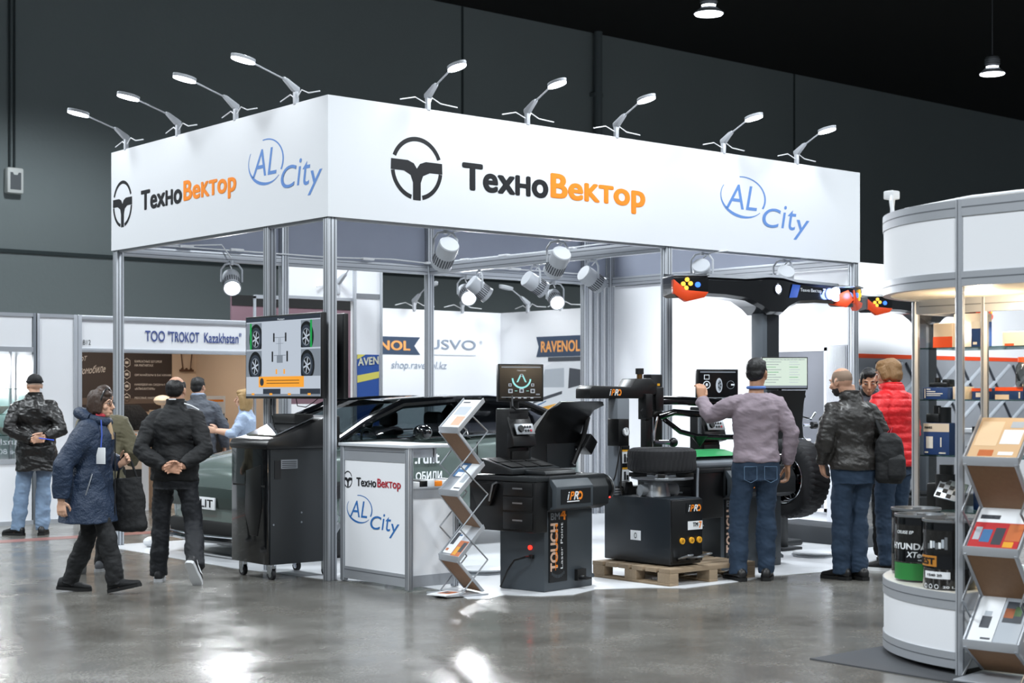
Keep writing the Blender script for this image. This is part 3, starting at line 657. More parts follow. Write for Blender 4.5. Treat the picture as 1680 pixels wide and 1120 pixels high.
b = MB(); b.box(-.13, -.09, 0, .13, .09, .008, PAPER); b.box(-.05, -.06, .008, .09, .05, .0086, RUST); b.box(.0, -.01, .0086, .06, .04, .009, PDK); o = tag(b.build('brochure', smooth=0), 'brochure lying on the foot of the stand by the counter', 'brochure'); o.location = frame(zs) @ V((-.06, .1, .016)); o.rotation_euler = (0, 0, .3)
# ================================================================ wheel balancers
DECAL = mat('black decal', '#0d0f12', .4)
def monitor_screen(b, M, w, h, kind):
    """picture on a small monitor; M: x across, z up, y into the screen, origin lower left"""
    def R(a0, c0, a1, c1, m, d=.001): b.poly([(a0 * w, -d, c0 * h), (a1 * w, -d, c0 * h), (a1 * w, -d, c1 * h), (a0 * w, -d, c1 * h)], m, M)
    def ring(cx, cz, r0, r1, m, a0=0, a1=360, d=.002): b.ring((cx * w, -d, cz * h), (w, 0, 0), (0, 0, w), a0, a1, r0, r1, m, 24, M)
    R(0, 0, 1, 1, SCRB, 0)
    R(.04, .93, .96, .97, S_MID)
    if kind == 'menu':
        b.text('Параметры', (.41 * w, -.002, .83 * h), (.2 * w, 0, 0), (0, 0, .035 * h), SCRW, M=M)
        ring(.51, .62, .19, .23, S_CY, 185, 355); ring(.51, .62, .19, .23, S_CY, 180, 186)
        for p in (((.47, .72), (.51, .72), (.43, .5), (.39, .5)), ((.51, .72), (.55, .72), (.63, .5), (.59, .5))): b.poly([(x * w, -.003, z * h) for x, z in p], S_CY, M)
        for cx, cz, s in ((.24, .42, .035), (.77, .42, .035), (.25, .24, .05), (.77, .24, .05), (.51, .25, .05), (.51, .71, .03)): R(cx - s, cz - s * 1.2, cx + s, cz + s * 1.2, S_GREY, .003); R(cx - s * .6, cz - s * .75, cx + s * .6, cz + s * .75, S_DK, .004)
        for x0, x1 in ((.35, .41), (.62, .68)): R(x0, .235, x1, .25, S_CY, .003)
        R(.04, .05, .96, .06, S_GREY); 
        for x in (.28, .43, .56, .72): R(x, .02, x + .07, .045, S_GREY)
        R(.85, .12, .94, .16, S_MID)
    elif kind == 'wheel':
        ring(.21, .52, .075, .095, SCRW); R(.14, .70, .28, .86, SCRW); R(.155, .72, .265, .84, SCRB, .003); R(.19, .48, .23, .57, SCRW, .003)
        ring(.21, .52, .0, .04, S_MID)
        b.poly([(w * (.53 + .085 * math.cos(a)), -.002, h * (.5 + .25 * math.sin(a))) for a in [2 * PI * i / 24 for i in range(24)]], S_GREY, M)
        b.poly([(w * (.545 + .05 * math.cos(a)), -.003, h * (.5 + .19 * math.sin(a))) for a in [2 * PI * i / 24 for i in range(24)]], S_MID, M)
        for k in range(5):
            a = k * 1.2566; R(.545 + .03 * math.cos(a) - .012, .5 + .11 * math.sin(a) - .03, .545 + .03 * math.cos(a) + .012, .5 + .11 * math.sin(a) + .03, SCRB, .004)
        ring(.83, .52, .09, .1, S_MID); R(.84, .5, .93, .55, SCRW, .003); R(.04, .08, .96, .09, S_GREY)
        for x in (.2, .4, .6, .8): R(x, .03, x + .06, .06, S_GREY)
    else:
        R(0, 0, 1, 1, mat('screen pale green', '#d6e6d8', .3, emit=.95), .001)
        for k in range(9): R(.06, .18 + k * .085, .3 + .06 * (k % 3), .195 + k * .085, S_GRN if k in (4, 6) else S_MID, .002); R(.6, .18 + k * .085, .8 + .04 * (k % 2), .195 + k * .085, S_GRN if k in (2, 6) else S_GREY, .002)
        R(0, 0, 1, .08, S_MID, .002)
def balancer(loc, rz, W, label, kind, big):
    t = thing('wheel_balancer', label, 'wheel balancer', loc, rz)
    D = .48
    b = MB(); b.box(0, .02, .0, W, D, .72, CHAR, .008); b.prism([(W, .05), (W + .13, .05), (W + .13, .075), (W, .14)], 'y', .1, .4, CHAR, .004); b.box(W * .62, -.012, .06, W * .8, .02, .15, BLACKM); b.build('cabinet_body', t)
    b = MB(); b.box(W * .64, -.09, .07, W * .76, .03, .09, BLACK, .006); b.box(W * .68, -.03, .08, W * .72, .06, .1, STEEL); b.build('foot_pedal', t)
    b = MB(); b.box(.05, .012, .07, .27, .0205, .64, DECAL); dc = b.build('side_decal', t, smooth=0)
    b = MB(); q = .0115
    b.text('BM', (.065, q, .555), (.11, 0, 0), (0, 0, .055), STEEL, .02); b.text('4' if not big else '7', (.18, q, .55), (.075, 0, 0), (0, 0, .09), ORANGE, .02)
    b.text('TOUCH', (.155, q, .155), (0, 0, .375), (-.095, 0, 0), mat('silver orange print', '#d9b9a4', .4), .05); b.text('TOUCH', (.148, q - .0025, .162), (0, 0, .36), (-.03, 0, 0), ORANGE, .05)
    b.text('Laser Point', (.215, q, .17), (0, 0, .36), (-.028, 0, 0), PAPER, .0)
    for k in range(9): b.box(.08 + k * .018, q, .10 + .0016 * (k - 4) ** 2, .09 + k * .018, q + .001, .125 + .0016 * (k - 4) ** 2, CHAR)
    b.build('lettering', dc)
    # upper head with the bevelled name recess
    b = MB(); b.prism([(-.085, .66), (-.085, .80), (-.05, .865), (-.05, .90), (D, .90), (D, .62), (.0, .62)], 'x', -.02, W + .08, CHARD, .01)
    b.prism([(-.12, .655), (-.12, .82), (-.07, .875), (-.05, .875), (-.05, .64)], 'x', -.02, W * .72, CHAR, .006); hd = b.build('machine_head', t)
    b = MB(); b.box(.03, -.124, .685, W * .66, -.119, .80, DECAL); b.build('name_recess', hd, smooth=0)
    b = MB(); pro_logo(b, (.10, -.126, .715), (.19, 0, 0), (0, 0, .065)); b.box(.10, -.127, .70, .25, -.1245, .708, PAPER); b.build('logo', hd)
    b = MB(); b.box(.0, .0, .90, W * .6, .2, .915, BLACK); b.prism([(.0, .905), (.24, .905), (.26, .93), (.24, .94), (.02, .94)], 'x', .0, W * .62, CHARD, .003); b.box(.03, .03, .938, W * .56, .2, .944, BLACKM); b.build('weight_tray', t)
    b = MB()                                                   # sloping compartment tray behind
    b.prism([(.22, .91), (.22, .95), (.55, 1.03), (.55, .91)], 'x', -.15, W * .72, CHARD, .003)
    for i in range(3):
        for j in range(2):
            x0 = -.12 + i * (W * .72 + .1) / 3; y0 = .25 + j * .145; zz = .957 + (y0 - .22) * .2424
            b.prism([(y0, zz + .0015), (y0 + .125, zz + .0315), (y0 + .125, zz + .034), (y0, zz + .004)], 'x', x0, x0 + (W * .72 + .1) / 3 - .02, BLACKM)
    b.build('compartment_tray', t)
    b = MB()                                                   # drawer box hung on the left
    xl = -.16 if not big else -.38
    b.box(xl, -.03, .47, -.02, .66, .86, BLACK, .008); b.box(xl - .01, -.04, .86, .02, .68, .90, CHARD, .006); wb = b.build('drawer_box', t)
    for z0, z1 in ((.49, .62), (.635, .74), (.75, .85)):
        b = MB(); b.box(xl - .008, .0, z0, xl, .3, z1, BLACK, .004); b.box(xl - .012, .1, (z0 + z1) / 2, xl - .007, .2, (z0 + z1) / 2 + .012, STEEL); b.build('drawer', wb)
    b = MB(); b.prism([(.34, .84), (.64, .84), (.56, .66), (.42, .66)], 'x', xl - .03, xl, BLACK, .006); b.tube([(xl - .035, .34, .85), (xl - .04, .38, .83), (xl - .035, .42, .70)], .008, STEEL, 6); b.build('measuring_arm', wb)
    cx = .14 if big else 0
    b = MB(); b.M = Matrix.Translation((cx, 0, 0)); b.box(.08, .45, .7, .32, .6, 1.42, BLACK, .012); b.prism([(.38, 1.12), (.40, 1.2), (.46, 1.36), (.46, 1.1)], 'x', .06, .34, BLACK, .008); b.box(.1, .43, 1.0, .30, .45, 1.08, BLACKM, .004); co = b.build('column', t)
    M = Matrix.Translation((.09 + cx, .383, 1.21)) @ Matrix.Rotation(rad(-20), 4, 'X')
    b = MB(); b.box(.0, -.012, .0, .22, .0, .09, mat('silver pad', '#a9adb2', .35, .5), .004, M); b.cyl((.05, -.012, .045), (.05, -.03, .045), .028, BLACK, 16, M=M)
    for i in range(3):
        for j in range(2): b.cyl((.11 + .032 * i, -.012, .03 + .032 * j), (.11 + .032 * i, -.018, .03 + .032 * j), .01, RED if (i, j) == (2, 0) else BLACK, 10, M=M)
    b.build('control_panel', co)
    b = MB(); b.M = Matrix.Translation((cx, 0, 0)); b.tube([(.2, .5, 1.42), (.2, .5, 1.55)], .035, BLACK, 10); b.tube([(.08, .42, 1.52), (.06, .4, 1.44), (.10, .4, 1.41), (.3, .42, 1.41)], .008, CHARD, 6); b.build('monitor_arm', t)
    a = rad(30) if not big else rad(24)
    w, h = (.385, .30) if not big else (.40, .30)
    M = Matrix.Translation((.2 + cx * 1.5, .44, 1.475 if not big else 1.46)) @ Matrix.Rotation(-a, 4, 'Z') @ Matrix.Translation((-w / 2, 0, 0))
    b = MB(); b.box(0, -.02, 0, w, .03, h, BLACK, .006, M); mo = b.build('monitor', t)
    b = MB(); monitor_screen(b, M @ Matrix.Translation((.012, -.021, .02)), w - .024, h - .032, kind); b.build('screen', mo, smooth=0)
    # shaft with flange
    xs = W + .08 if big else W + .20
    M = Matrix.Translation((xs, .2, .76)) @ Matrix.Rotation(rad(90), 4, 'Y')
    b = MB(); b.lathe([(.05, 0), (.05, .08), (.10, .09), (.105, .10), (.105, .16), (.115, .17), (.115, .185), (.06, .19), (.03, .2), (.022, .21), (.022, .29 if not big else .38), (.0, .29 if not big else .38)], BLACK, 28, M); b.lathe([(.07, -.14), (.06, .0), (.0, .01)], BLACK, 20, M); sh = b.build('shaft', t)
    b = MB(); b.lathe([(.1155, .170), (.1165, .172), (.1165, .184), (.1155, .186)], STEEL, 28, M, cap=False); b.ell((xs + .12, .09, .69), (.008, .008, .008), REDLED, 8); b.build('flange_ring', sh)
    # raised wheel guard
    b = MB()
    if not big:
        pf = [(.52, .90), (.54, 1.1), (.52, 1.28), (.44, 1.42), (.36, 1.475), (.33, 1.47), (.41, 1.40), (.48, 1.26), (.50, 1.1), (.49, .92)]
        rings = []
        for x, sx in ((.32, 0), (.36, .02), (.90, .02), (.94, 0)):
            rings.append([(x + (z - .9) * .42, y + (0 if sx else .02), z if sx or z < 1.41 else z - .03) for y, z in pf])
        b.loft(rings, BLACK)
        b.box(.30, .44, .92, .34, .52, 1.2, CHARD, .01)
        b.prism([(.50, .92), (.505, 1.2), (.50, 1.22), (.49, .92)], 'x', .60, .98, CHARD)
    else:
        pf = [(.38, 1.12), (.40, 1.25), (.39, 1.46), (.36, 1.57), (.33, 1.57), (.35, 1.45), (.36, 1.25), (.34, 1.12)]
        b.loft([[(x + (z - 1.12) * sl, y, z) for y, z in pf] for x, sl in ((1.06, .0), (1.08, .0), (1.48, .05), (1.50, .05))], BLACK)
        b.tube([(.7, .42, .88), (1.0, .40, 1.1), (1.2, .39, 1.2)], .025, BLACK, 8)
    gd = b.build('wheel_guard', t)
    if not big:
        b = MB(); b.tube([(1.10, .46, 1.34), (1.00, .44, 1.14), (.90, .46, .95)], .022, BLACK, 8); b.box(1.15, .38, 1.08, 1.27, .5, 1.22, BLACK, .01, Matrix.Translation((1.04, .44, 1.12)) @ Matrix.Rotation(rad(38), 4, 'Y') @ Matrix.Translation((-1.2, -.44, -1.15))); b.build('guard_strut', gd)
        b = MB(); b.cyl((-.001, .16, .34), (-.012, .16, .34), .018, REDLED, 12); b.build('power_switch', t)
        b = MB(); b.tube([(-.0, .14, .27), (-.06, .16, .27), (-.08, .26, .24), (-.07, .34, .15), (-.06, .42, .02)], .008, BLACK, 6); b.box(-.03, .12, .255, .0, .16, .285, BLACK, .005); b.build('power_cord', t)
    else:
        b = MB(); b.M = Matrix.Translation((.50, -.13, .10)); b.tube([(1.02, .5, 1.22), (1.1, .46, 1.2), (1.14, .44, 1.26)], .012, CHROME, 8); b.cyl((1.04, .5, 1.14), (1.14, .47, 1.14), .012, CHROME, 8); b.cyl((1.12, .47, 1.14), (1.17, .46, 1.14), .035, BLACK, 12); b.tube([(1.0, .5, 1.04), (1.05, .48, 1.0), (1.09, .47, 1.0)], .014, CHROME, 8); b.build('clamping_nut_holder', t)
        b = MB(); b.prism([(-.03, .9), (-.03, .95), (.1, 1.0), (.3, 1.03), (.3, .9)], 'x', xl, .3, GREYP, .02); b.build('grey_tray', t)
        b = MB(); b.prism([(.0, 1.0), (.2, 1.045), (.3, 1.05), (.3, 1.03), (.1, 1.0)], 'x', xl + .02, .25, mat('green mat', '#1f8a4c', .5), .004); b.build('green_mat', t)
    return t
bal1 = balancer((.86, -1.74, .004), rad(9), .60, 'charcoal wheel balancer with a red lit switch and black wheel guard raised', 'menu', False)
bal2 = balancer((2.99, -1.62, .004), rad(0), .80, 'charcoal wheel balancer carrying a large tyre, behind the man in the mauve sweater', 'wheel', True)

# wheel on the second balancer
def tyre_mesh(b, R, r, wd, m, M, lugs, depth=.012):
    n = lugs * 4; prof = [(r, -wd * .46), (r + (R - r) * .5, -wd * .52), (R - .03, -wd * .48), (R - .006, -wd * .40), (R, -wd * .2), (R, 0), (R, wd * .2), (R - .006, wd * .40), (R - .03, wd * .48), (r + (R - r) * .5, wd * .52), (r, wd * .46)]
    rings = []
    for k in range(n):
        a = 2 * PI * k / n; ring = []
        for i, (q, z) in enumerate(prof):
            d = 0
            if 3 <= i <= 7 and i != 5 and (k + (2 if i in (3, 7) else 0) + i) % 4 < 1: d = depth
            if i == 5: d = depth * .7
            ring.append(((q - d) * math.cos(a), (q - d) * math.sin(a), z))
        rings.append(ring)
    rings.append(rings[0]); b.loft(rings, m, False, M, closed=False)
t = thing('offroad_wheel', 'large off road wheel with black rim mounted on the second balancer', 'wheel', (4.02, -1.42, .764))
M = Matrix.Translation((.13, 0, 0)) @ Matrix.Rotation(rad(90), 4, 'Y')
b = MB(); tyre_mesh(b, .37, .225, .27, RUBBER, M, 40); b.build('tyre', t)
b = MB(); b.lathe([(.228, -.125), (.222, -.13), (.205, -.11), (.20, .1), (.228, .125), (.232, .128)], GLOSSB, 40, M, cap=False); b.lathe([(.2, .02), (.0, .03)], BLACKM, 32, M, cap=False); rim = b.build('rim', t)
b = MB()
for q in range(6):
    Mq = M @ Matrix.Rotation(q * PI / 3, 4, 'Z'); b.prism([(-.035, .05), (.035, .05), (.05, .2), (.015, .2), (0, .13), (-.015, .2), (-.05, .2)], 'z', -.075, -.04, GLOSSB, .006, Mq)
    b.box(-.012, .09, -.08, .012, .12, -.074, CHROME, .002, Mq)
b.lathe([(.06, -.08), (.06, -.03), (.0, -.03)], GLOSSB, 24, M); b.lathe([(.222, -.131), (.226, -.128), (.21, -.118)], CHROME, 40, M, cap=False); b.build('spokes', rim)

# ================================================================ tyre changer on a pallet
t = thing('wooden_pallet', 'pale wooden pallet under the tyre changer', 'pallet', (1.87, -2.08, .004))
LX, LY = 1.02, .9
for x0 in (0, LX / 2 - .05, LX - .1):
    for y0 in (0, LY / 2 - .07, LY - .14):
        b = MB(); b.box(x0, y0, .022, x0 + .1, y0 + .14, .10, WOOD, .003); b.build('block', t)
for x0 in (0, LX / 2 - .05, LX - .1):
    b = MB(); b.box(x0, 0, 0, x0 + .1, LY, .022, WOOD, .002); b.build('runner', t)
for k in range(6):
    b = MB(); b.box(0, k * (LY - .12) / 5, .10, LX, k * (LY - .12) / 5 + .125, .135, WOOD, .002); b.build('deck_board', t)
b = MB(); b.box(0, 0, 0, .75, .14, .02, WOOD, .003); o = tag(b.build('wooden_board'), 'loose wooden board on the pallet behind the pedals of the tyre changer', 'board')
o.location = (2.42, -1.55, .141); o.rotation_euler = (0, 0, rad(6))
b = MB(); b.box(0, 0, 0, .75, .14, .075, WOOD, .003); o = tag(b.build('wooden_beam'), 'thick wooden beam lying behind the pallet by the tyre changer', 'beam')
o.location = (2.95, -1.02, .006); o.rotation_euler = (0, 0, rad(4))
t = thing('tyre_changer', 'black tyre changer on the wooden pallet with yellow buttons and a gauge column', 'tyre changer', (2.0, -1.96, .141))
b = MB(); b.box(0, .0, .01, .36, .78, .55, mat('dark machine paint', '#1e242a', .35), .01); b.box(.03, .25, .0, .33, .55, .01, BLACKM); bd = b.build('machine_body', t)
b = MB(); b.box(-.002, .34, .19, .0, .46, .27, PAPER); b.ring((-.004, .40, .228), (0, -.016, 0), (0, 0, .024), 0, 360, .7, 1, INK); b.build('white_sticker', bd)
b = MB(); b.box(.0, -.02, .03, .36, .005, .54, BLACK, .01); fp = b.build('front_panel', bd)
b = MB(); b.box(.16, -.024, .43, .35, -.0205, .51, DECAL); pro_logo(b, (.18, -.026, .44), (.15, 0, 0), (0, 0, .055)); b.box(.18, -.024, .29, .35, -.0205, .36, PAPER); b.text('TM', (.235, -.026, .315), (.06, 0, 0), (0, 0, .035), INK, .03); b.text('7', (.305, -.026, .30), (.035, 0, 0), (0, 0, .055), ORANGE, .03); b.build('decal', fp)
YB = mat('yellow button', '#e8a92c', .4)
for x in (.11, .22, .31):
    b = MB(); b.cyl((x, -.02, .205), (x, -.034, .205), .026, YB, 18); b.cyl((x, -.034, .205), (x, -.038, .205), .012, mat('dark yellow', '#a87718', .4), 12); b.build('yellow_button', fp)
for x, r in ((.07, 18), (.18, 8), (.29, 18)):
    b = MB(); Mp = Matrix.Translation((x, -.05, .06)) @ Matrix.Rotation(rad(-r), 4, 'X'); b.box(-.035, -.12, 0, .035, .0, .014, STEEL, .005, Mp); b.box(-.014, .0, -.01, .014, .06, .012, BLACK, .004, Mp); b.build('foot_pedal', t)
b = MB(); b.tube([(.37, .1, .3), (.40, .08, .45), (.42, .1, .65), (.47, .14, .78)], .011, GREYP, 8); b.ell((.385, .02, .3), (.025, .025, .025), BLACK, 12); b.build('lever', t)
b = MB(); b.cyl((.05, .40, .60), (.38, .30, .60), .05, mat('grey cylinder wrap', '#8b9096', .35, bump=(20, .4)), 20); b.lathe([(.12, .55), (.10, .66), (.16, .68), (.0, .68)], STEEL, 24, Matrix.Translation((.2, .36, 0)))
b.cyl((.18, .56, .55), (.18, .56, .60), .02, CHROME, 10); b.build('turntable_drive', t)
b = MB(); b.prism([(.0, .18), (.05, .08), (.22, .05), (.40, .12), (.48, .30), (.44, .50), (.28, .60), (.10, .56), (.0, .40)], 'z', .69, .71, STEEL, .004)
for q in range(4):
    Mq = Matrix.Translation((.23, .33, .71)) @ Matrix.Rotation(rad(45 + 90 * q), 4, 'Z'); b.box(.12, -.03, 0, .27, .03, .035, BLACK, .006, Mq); b.box(.05, -.02, 0, .15, .02, .02, CHROME, .003, Mq)
b.build('turntable', t)
CM = Matrix.Translation((.08, -.08, 0))
b = MB(); b.M = CM; b.prism([(-.02, .45), (.16, .45), (.10, .66), (.02, .66)], 'y', .70, .92, BLACK, .01); b.box(-.06, .72, .45, .24, .95, .62, BLACK, .01); b.build('column_base', t)
b = MB(); b.M = CM; b.box(.0, .78, .6, .14, .90, 1.36, GREYP, .006); cl = b.build('column', t)
b = MB(); b.M = CM
for k, (hexc) in enumerate((RED, YB, YB)):
    z = 1.06 - k * .15; b.box(.05, .774, z - .10, .135, .779, z, PAPER); b.box(.05, .773, z, .135, .779, z + .022, hexc)
    b.box(.05, .773, z - .135, .135, .779, z - .10, DECAL); b.cyl((.08, .772, z - .03), (.08, .776, z - .03), .012, INK, 10); b.box(.07, .772, z - .09, .092, .776, z - .04, INK); b.box(.10, .772, z - .09, .122, .776, z - .05, INK)
b.faces([(.07, .776, .70), (.11, .776, .70), (.09, .776, .735)], [(0, 1, 2)], YB); b.build('warning_stickers', cl)
b = MB(); b.M = CM; b.box(-.10, .66, .96, .02, .80, 1.19, BLACK, .008); gb = b.build('regulator_box', t)
b = MB(); b.M = CM; Mg = Matrix.Translation((-.03, .655, 1.08)) @ Matrix.Rotation(rad(90), 4, 'X'); b.lathe([(.038, .0), (.038, .012), (.03, .016), (.0, .014)], STEEL, 24, Mg); b.lathe([(.028, .0165), (.0, .017)], PAPER, 20, Mg); b.box(-.032, .636, 1.08, -.028, .640, 1.105, INK); b.build('gauge', gb)
b = MB(); b.M = CM; b.tube([(-.04, .7, .96), (-.05, .68, .8), (-.08, .66, .62), (-.05, .66, .5)], .008, BLACK, 6); b.tube([(-.04, .7, .96), (-.10, .70, .72), (-.12, .74, .6), (-.10, .76, .55)], .006, BLACK, 6)
for k in range(3): b.tube([(-.06 + .05 * math.cos(a), .74 + .05 * math.sin(a), .56 + .02 * k) for a in [2 * PI * i / 14 for i in range(15)]], .008, STEEL, 6)
b.build('air_hose', t)
b = MB(); b.prism([(-.22, 1.36), (-.22, 1.44), (-.18, 1.47), (.26, 1.46), (.32, 1.53), (.50, 1.535), (.57, 1.48), (.57, 1.40), (.40, 1.36)], 'y', .72, .90, BLACK, .008); ar = b.build('top_arm', t)
b = MB(); pro_logo(b, (.0, .715, 1.385), (.14, 0, 0), (0, 0, .055)); b.build('logo', ar)
b = MB(); b.cyl((.42, .78, 1.53), (.42, .78, 1.575), .025, mat('brass', '#7a5a33', .4, .8), 12); b.cyl((.42, .78, 1.57), (.42, .78, 1.62), .036, BLACKM, 14); b.cyl((.57, .70, 1.47), (.57, .70, 1.49), .012, YB, 10); b.build('top_knob', ar)
b = MB(); b.box(.42, .70, 1.18, .50, .80, 1.40, BLACK, .006); b.box(.44, .73, .80, .50, .79, 1.2, BLACK, .004); b.cyl((.49, .69, .80), (.49, .69, 1.2), .008, CHROME, 8)
b.box(.56, .78, .80, .70, .88, 1.57, BLACK, .008); b.box(.56, .72, 1.25, .66, .8, 1.46, BLACK, .01); b.tube([(.40, .72, 1.27), (.36, .70, 1.25), (.37, .70, 1.20), (.42, .72, 1.2)], .006, BLACK, 6); b.build('mounting_column', t)
b = MB(); b.tube([(.56, .7, 1.2), (.50, .68, 1.06), (.48, .66, .99)], .011, CHROME, 8); b.cyl((.48, .66, .985), (.62, .62, .98), .018, CHROME, 12); b.ell((.66, .61, .98), (.042, .042, .042), BLACK, 14); b.build('tool_handle', t)
b = MB(); b.tube([(.66, .78, 1.34), (.85, .70, 1.34), (1.2, .6, 1.32), (1.40, .52, 1.31)], .038, GLOSSB, 12); b.tube([(.60, .72, 1.20), (.72, .66, 1.24), (1.0, .6, 1.22), (1.36, .48, 1.21)], .030, GLOSSB, 12)
b.tube([(.66, .72, 1.18), (.80, .66, 1.07), (.95, .6, 1.03), (1.15, .50, 1.02), (1.28, .44, 1.02)], .022, GLOSSB, 10); b.build('helper_arm', t)
b = MB(); b.cyl((.98, .60, 1.20), (.98, .60, 1.03), .014, CHROME, 10); b.cyl((.98, .60, 1.03), (.98, .60, .935), .075, BLACK, 20, r1=.004); b.build('press_cone', t)
t2 = thing('winter_tyre', 'black winter tyre lying flat on top of the tyre changer', 'tyre', (2.235, -1.63, .99))
b = MB(); tyre_mesh(b, .29, .19, .195, RUBBER, Matrix.Identity(4), 44, .010); b.build('tyre_tread', t2)

# ================================================================ wheel aligner with the sensor beam
ORG = mat('orange red plastic', '#e2491b', .35); AMB = mat('amber led', '#ffc64a', .3, emit=.8); BLED = mat('blue led', '#3f78ff', .3, emit=1.4)
WLED = mat('white blue led', '#c9d6ff', .3, emit=6)
def aligner(loc, rz, label, blue):
    t = thing('wheel_aligner', label, 'wheel aligner', loc, rz)
    b = MB(); b.box(-.12, -.08, 0, .12, .08, 2.42, mat('aligner column', '#4d545b', .45), .006); b.box(-.06, -.084, .1, .115, -.079, 2.40, CHARD); b.box(-.3, -.25, 0, .3, .25, .06, CHARD, .02); b.build('column', t)
    # beam: hood cross sections along x
    b = MB(); rings = []
    for x, z0, z1, d in ((-1.08, 2.49, 2.70, .10), (-.7, 2.49, 2.70, .10), (-.4, 2.47, 2.71, .11), (-.2, 2.40, 2.73, .14), (-.1, 2.34, 2.74, .15), (.1, 2.34, 2.74, .15), (.2, 2.40, 2.73, .14), (.4, 2.47, 2.71, .11), (.7, 2.49, 2.70, .10), (1.08, 2.49, 2.70, .10)):
        rings.append([(x, -d, z0 + .03), (x, -d, z1 - .05), (x, -d * .6, z1), (x, d * .6, z1), (x, d, z1 - .05), (x, d, z0), (x, -d * .7, z0)])
    b.loft(rings, GLOSSB); bm_ = b.build('beam', t)
    b = MB(); b.loft([[(x, -d, z), (x, -d * .6, z + .035), (x, d, z + .035), (x, d, z)] for x, z, d in ((-1.1, 2.675, .10), (-.4, 2.685, .11), (-.1, 2.715, .15), (.1, 2.715, .15), (.4, 2.685, .11), (1.1, 2.675, .10))], STEEL); b.build('top_cover', bm_)
    Mc = Matrix.Translation((0.02, -.153, 2.60)) @ Matrix.Rotation(rad(90), 4, 'X')
    b = MB(); b.lathe([(.045, 0), (.043, .008), (.0, .008)], WLED, 20, Mc); b.lathe([(.06, 0), (.056, .012), (.046, .008)], BLACK, 20, Mc, cap=False); b.build('centre_lamp', bm_)
    b = MB(); b.text('Техно Вектор', (.42, -.113, 2.585), (.34, 0, 0), (0, 0, .045), PAPER, .0); b.build('lettering', bm_)
    b = MB(); b.text('7', (.78, -.113, 2.575), (.05, 0, 0), (0, 0, .065), PAPER, .03); b.build('lettering', bm_)
    b = MB(); b.poly([(.20, -.146, 2.52), (.36, -.118, 2.53), (.42, -.1135, 2.66), (.26, -.142, 2.66)], mat('blue sheen', '#1c4fae', .3)); b.build('painted_sheen', bm_)  # blue sheen on the glossy beam, painted on as a flat patch
    for s in (-1, 1):
        Mh = Matrix.Translation((s * 1.21, -.02, 2.585)) @ Matrix.Rotation(rad(s * 24), 4, 'Z')
        b = MB(); b.loft([[Mh @ V(p) for p in q] for q in ([(-.17, -.16, .09), (.17, -.16, .11), (.17, .10, .12), (-.17, .10, .12)], [(-.18, -.17, .05), (.18, -.17, .06), (.18, .1, .06), (-.18, .1, .06)], [(-.18, -.17, -.08), (.18, -.17, -.06), (.18, .1, -.08), (-.18, .1, -.1)], [(-.13, -.15, -.13), (.13, -.15, -.11), (.15, .08, -.1), (-.15, .08, -.12)])], GLOSSB); hd = b.build('sensor_head', t)
        b = MB()
        P = [(-.18, -.07), (.02, -.055), (.09, -.02), (.18, .05), (.18, -.085), (.05, -.165), (-.14, -.12)]
        P = [(-s * p[0] * -1, p[1]) for p in P]
        if s > 0: P = [(-p[0], p[1]) for p in P]
        b.prism(P, 'y', -.185, -.12, ORG, .006, Mh); b.build('orange_guard', hd)
        if s > 0:
            b = MB(); b.prism([(-.175, -.06), (-.12, .05), (.06, -.02), (.09, -.1), (-.1, -.135)], 'x', -.192, -.175, ORG, .004, Mh); b.build('orange_guard', hd)
        b = MB(); b.prism([(-.185, .075), (.185, .085), (.185, .1), (-.185, .09)], 'y', -.19, .1, STEEL, .004, Mh); b.build('head_cover', hd)
        b = MB()
        c0 = -.04 if s < 0 else .06
        for dx, dz in ((-.04, 0), (.035, .005), (0, .042), (-.01, -.038)): b.cyl((c0 + dx, -.17, .005 + dz), (c0 + dx, -.186, .005 + dz), .022, AMB, 12, M=Mh)
        b.build('amber_lights', hd)
        b = MB(); b.cyl((c0 + (.11 if s < 0 else -.1), -.17, .0), (c0 + (.11 if s < 0 else -.1), -.185, .0), .026, BLED if s < 0 else REDLED if False else BLED, 14, M=Mh); b.build('camera_lens', hd)
    if blue:
        b = MB(); b.cyl((1.0, -.10, 2.59), (1.0, -.118, 2.59), .075, WLED, 20); b.cyl((.9, -.10, 2.59), (.9, -.113, 2.59), .06, mat('pale blue led', '#8fa2ff', .3, emit=1.6), 18); b.build('blue_beacon', bm_)
        lamp('POINT', frame(t) @ V((1.0, -.22, 2.59)), 3, (.3, .45, 1), None, .05)
    return t
al1 = aligner((5.10, -.28, .004), 0, 'tall wheel aligner with a wide black sensor beam and orange tipped heads', True)
def tilt_monitor(loc, w, h, a, label, kind, z0=0):
    t = thing('computer_monitor', label, 'monitor', loc, 0)
    M = Matrix.Translation((0, 0, z0)) @ Matrix.Rotation(a, 4, 'Z') @ Matrix.Translation((-w / 2, 0, 0))
    b = MB(); b.box(0, 0, 0, w, .03, h, BLACK, .006, M); b.build('casing', t)
    b = MB(); monitor_screen(b, M @ Matrix.Translation((.01, -.002, .015)), w - .02, h - .025, kind); b.build('screen', t, smooth=0)
    b = MB(); b.cyl((0, .03, z0 + .1), (0, .08, 0), .02, BLACK, 10); b.cyl((0, .08, -.0), (0, .08, -z0 if False else -.0 + .01), .09, BLACK, 16); b.build('stand', t)
    return t
cab = thing('monitor_stand', 'dark stand carrying the pale green monitor behind the man in the mauve sweater', 'stand', (4.86, -.72, .004))
b = MB(); b.box(-.15, -.12, 0, .15, .12, .03, CHARD, .006); b.box(-.04, -.03, .03, .04, .03, 1.5, CHARD, .006); b.box(-.2, -.12, 1.5, .2, .12, 1.53, CHARD, .004); b.build('stand_frame', cab)
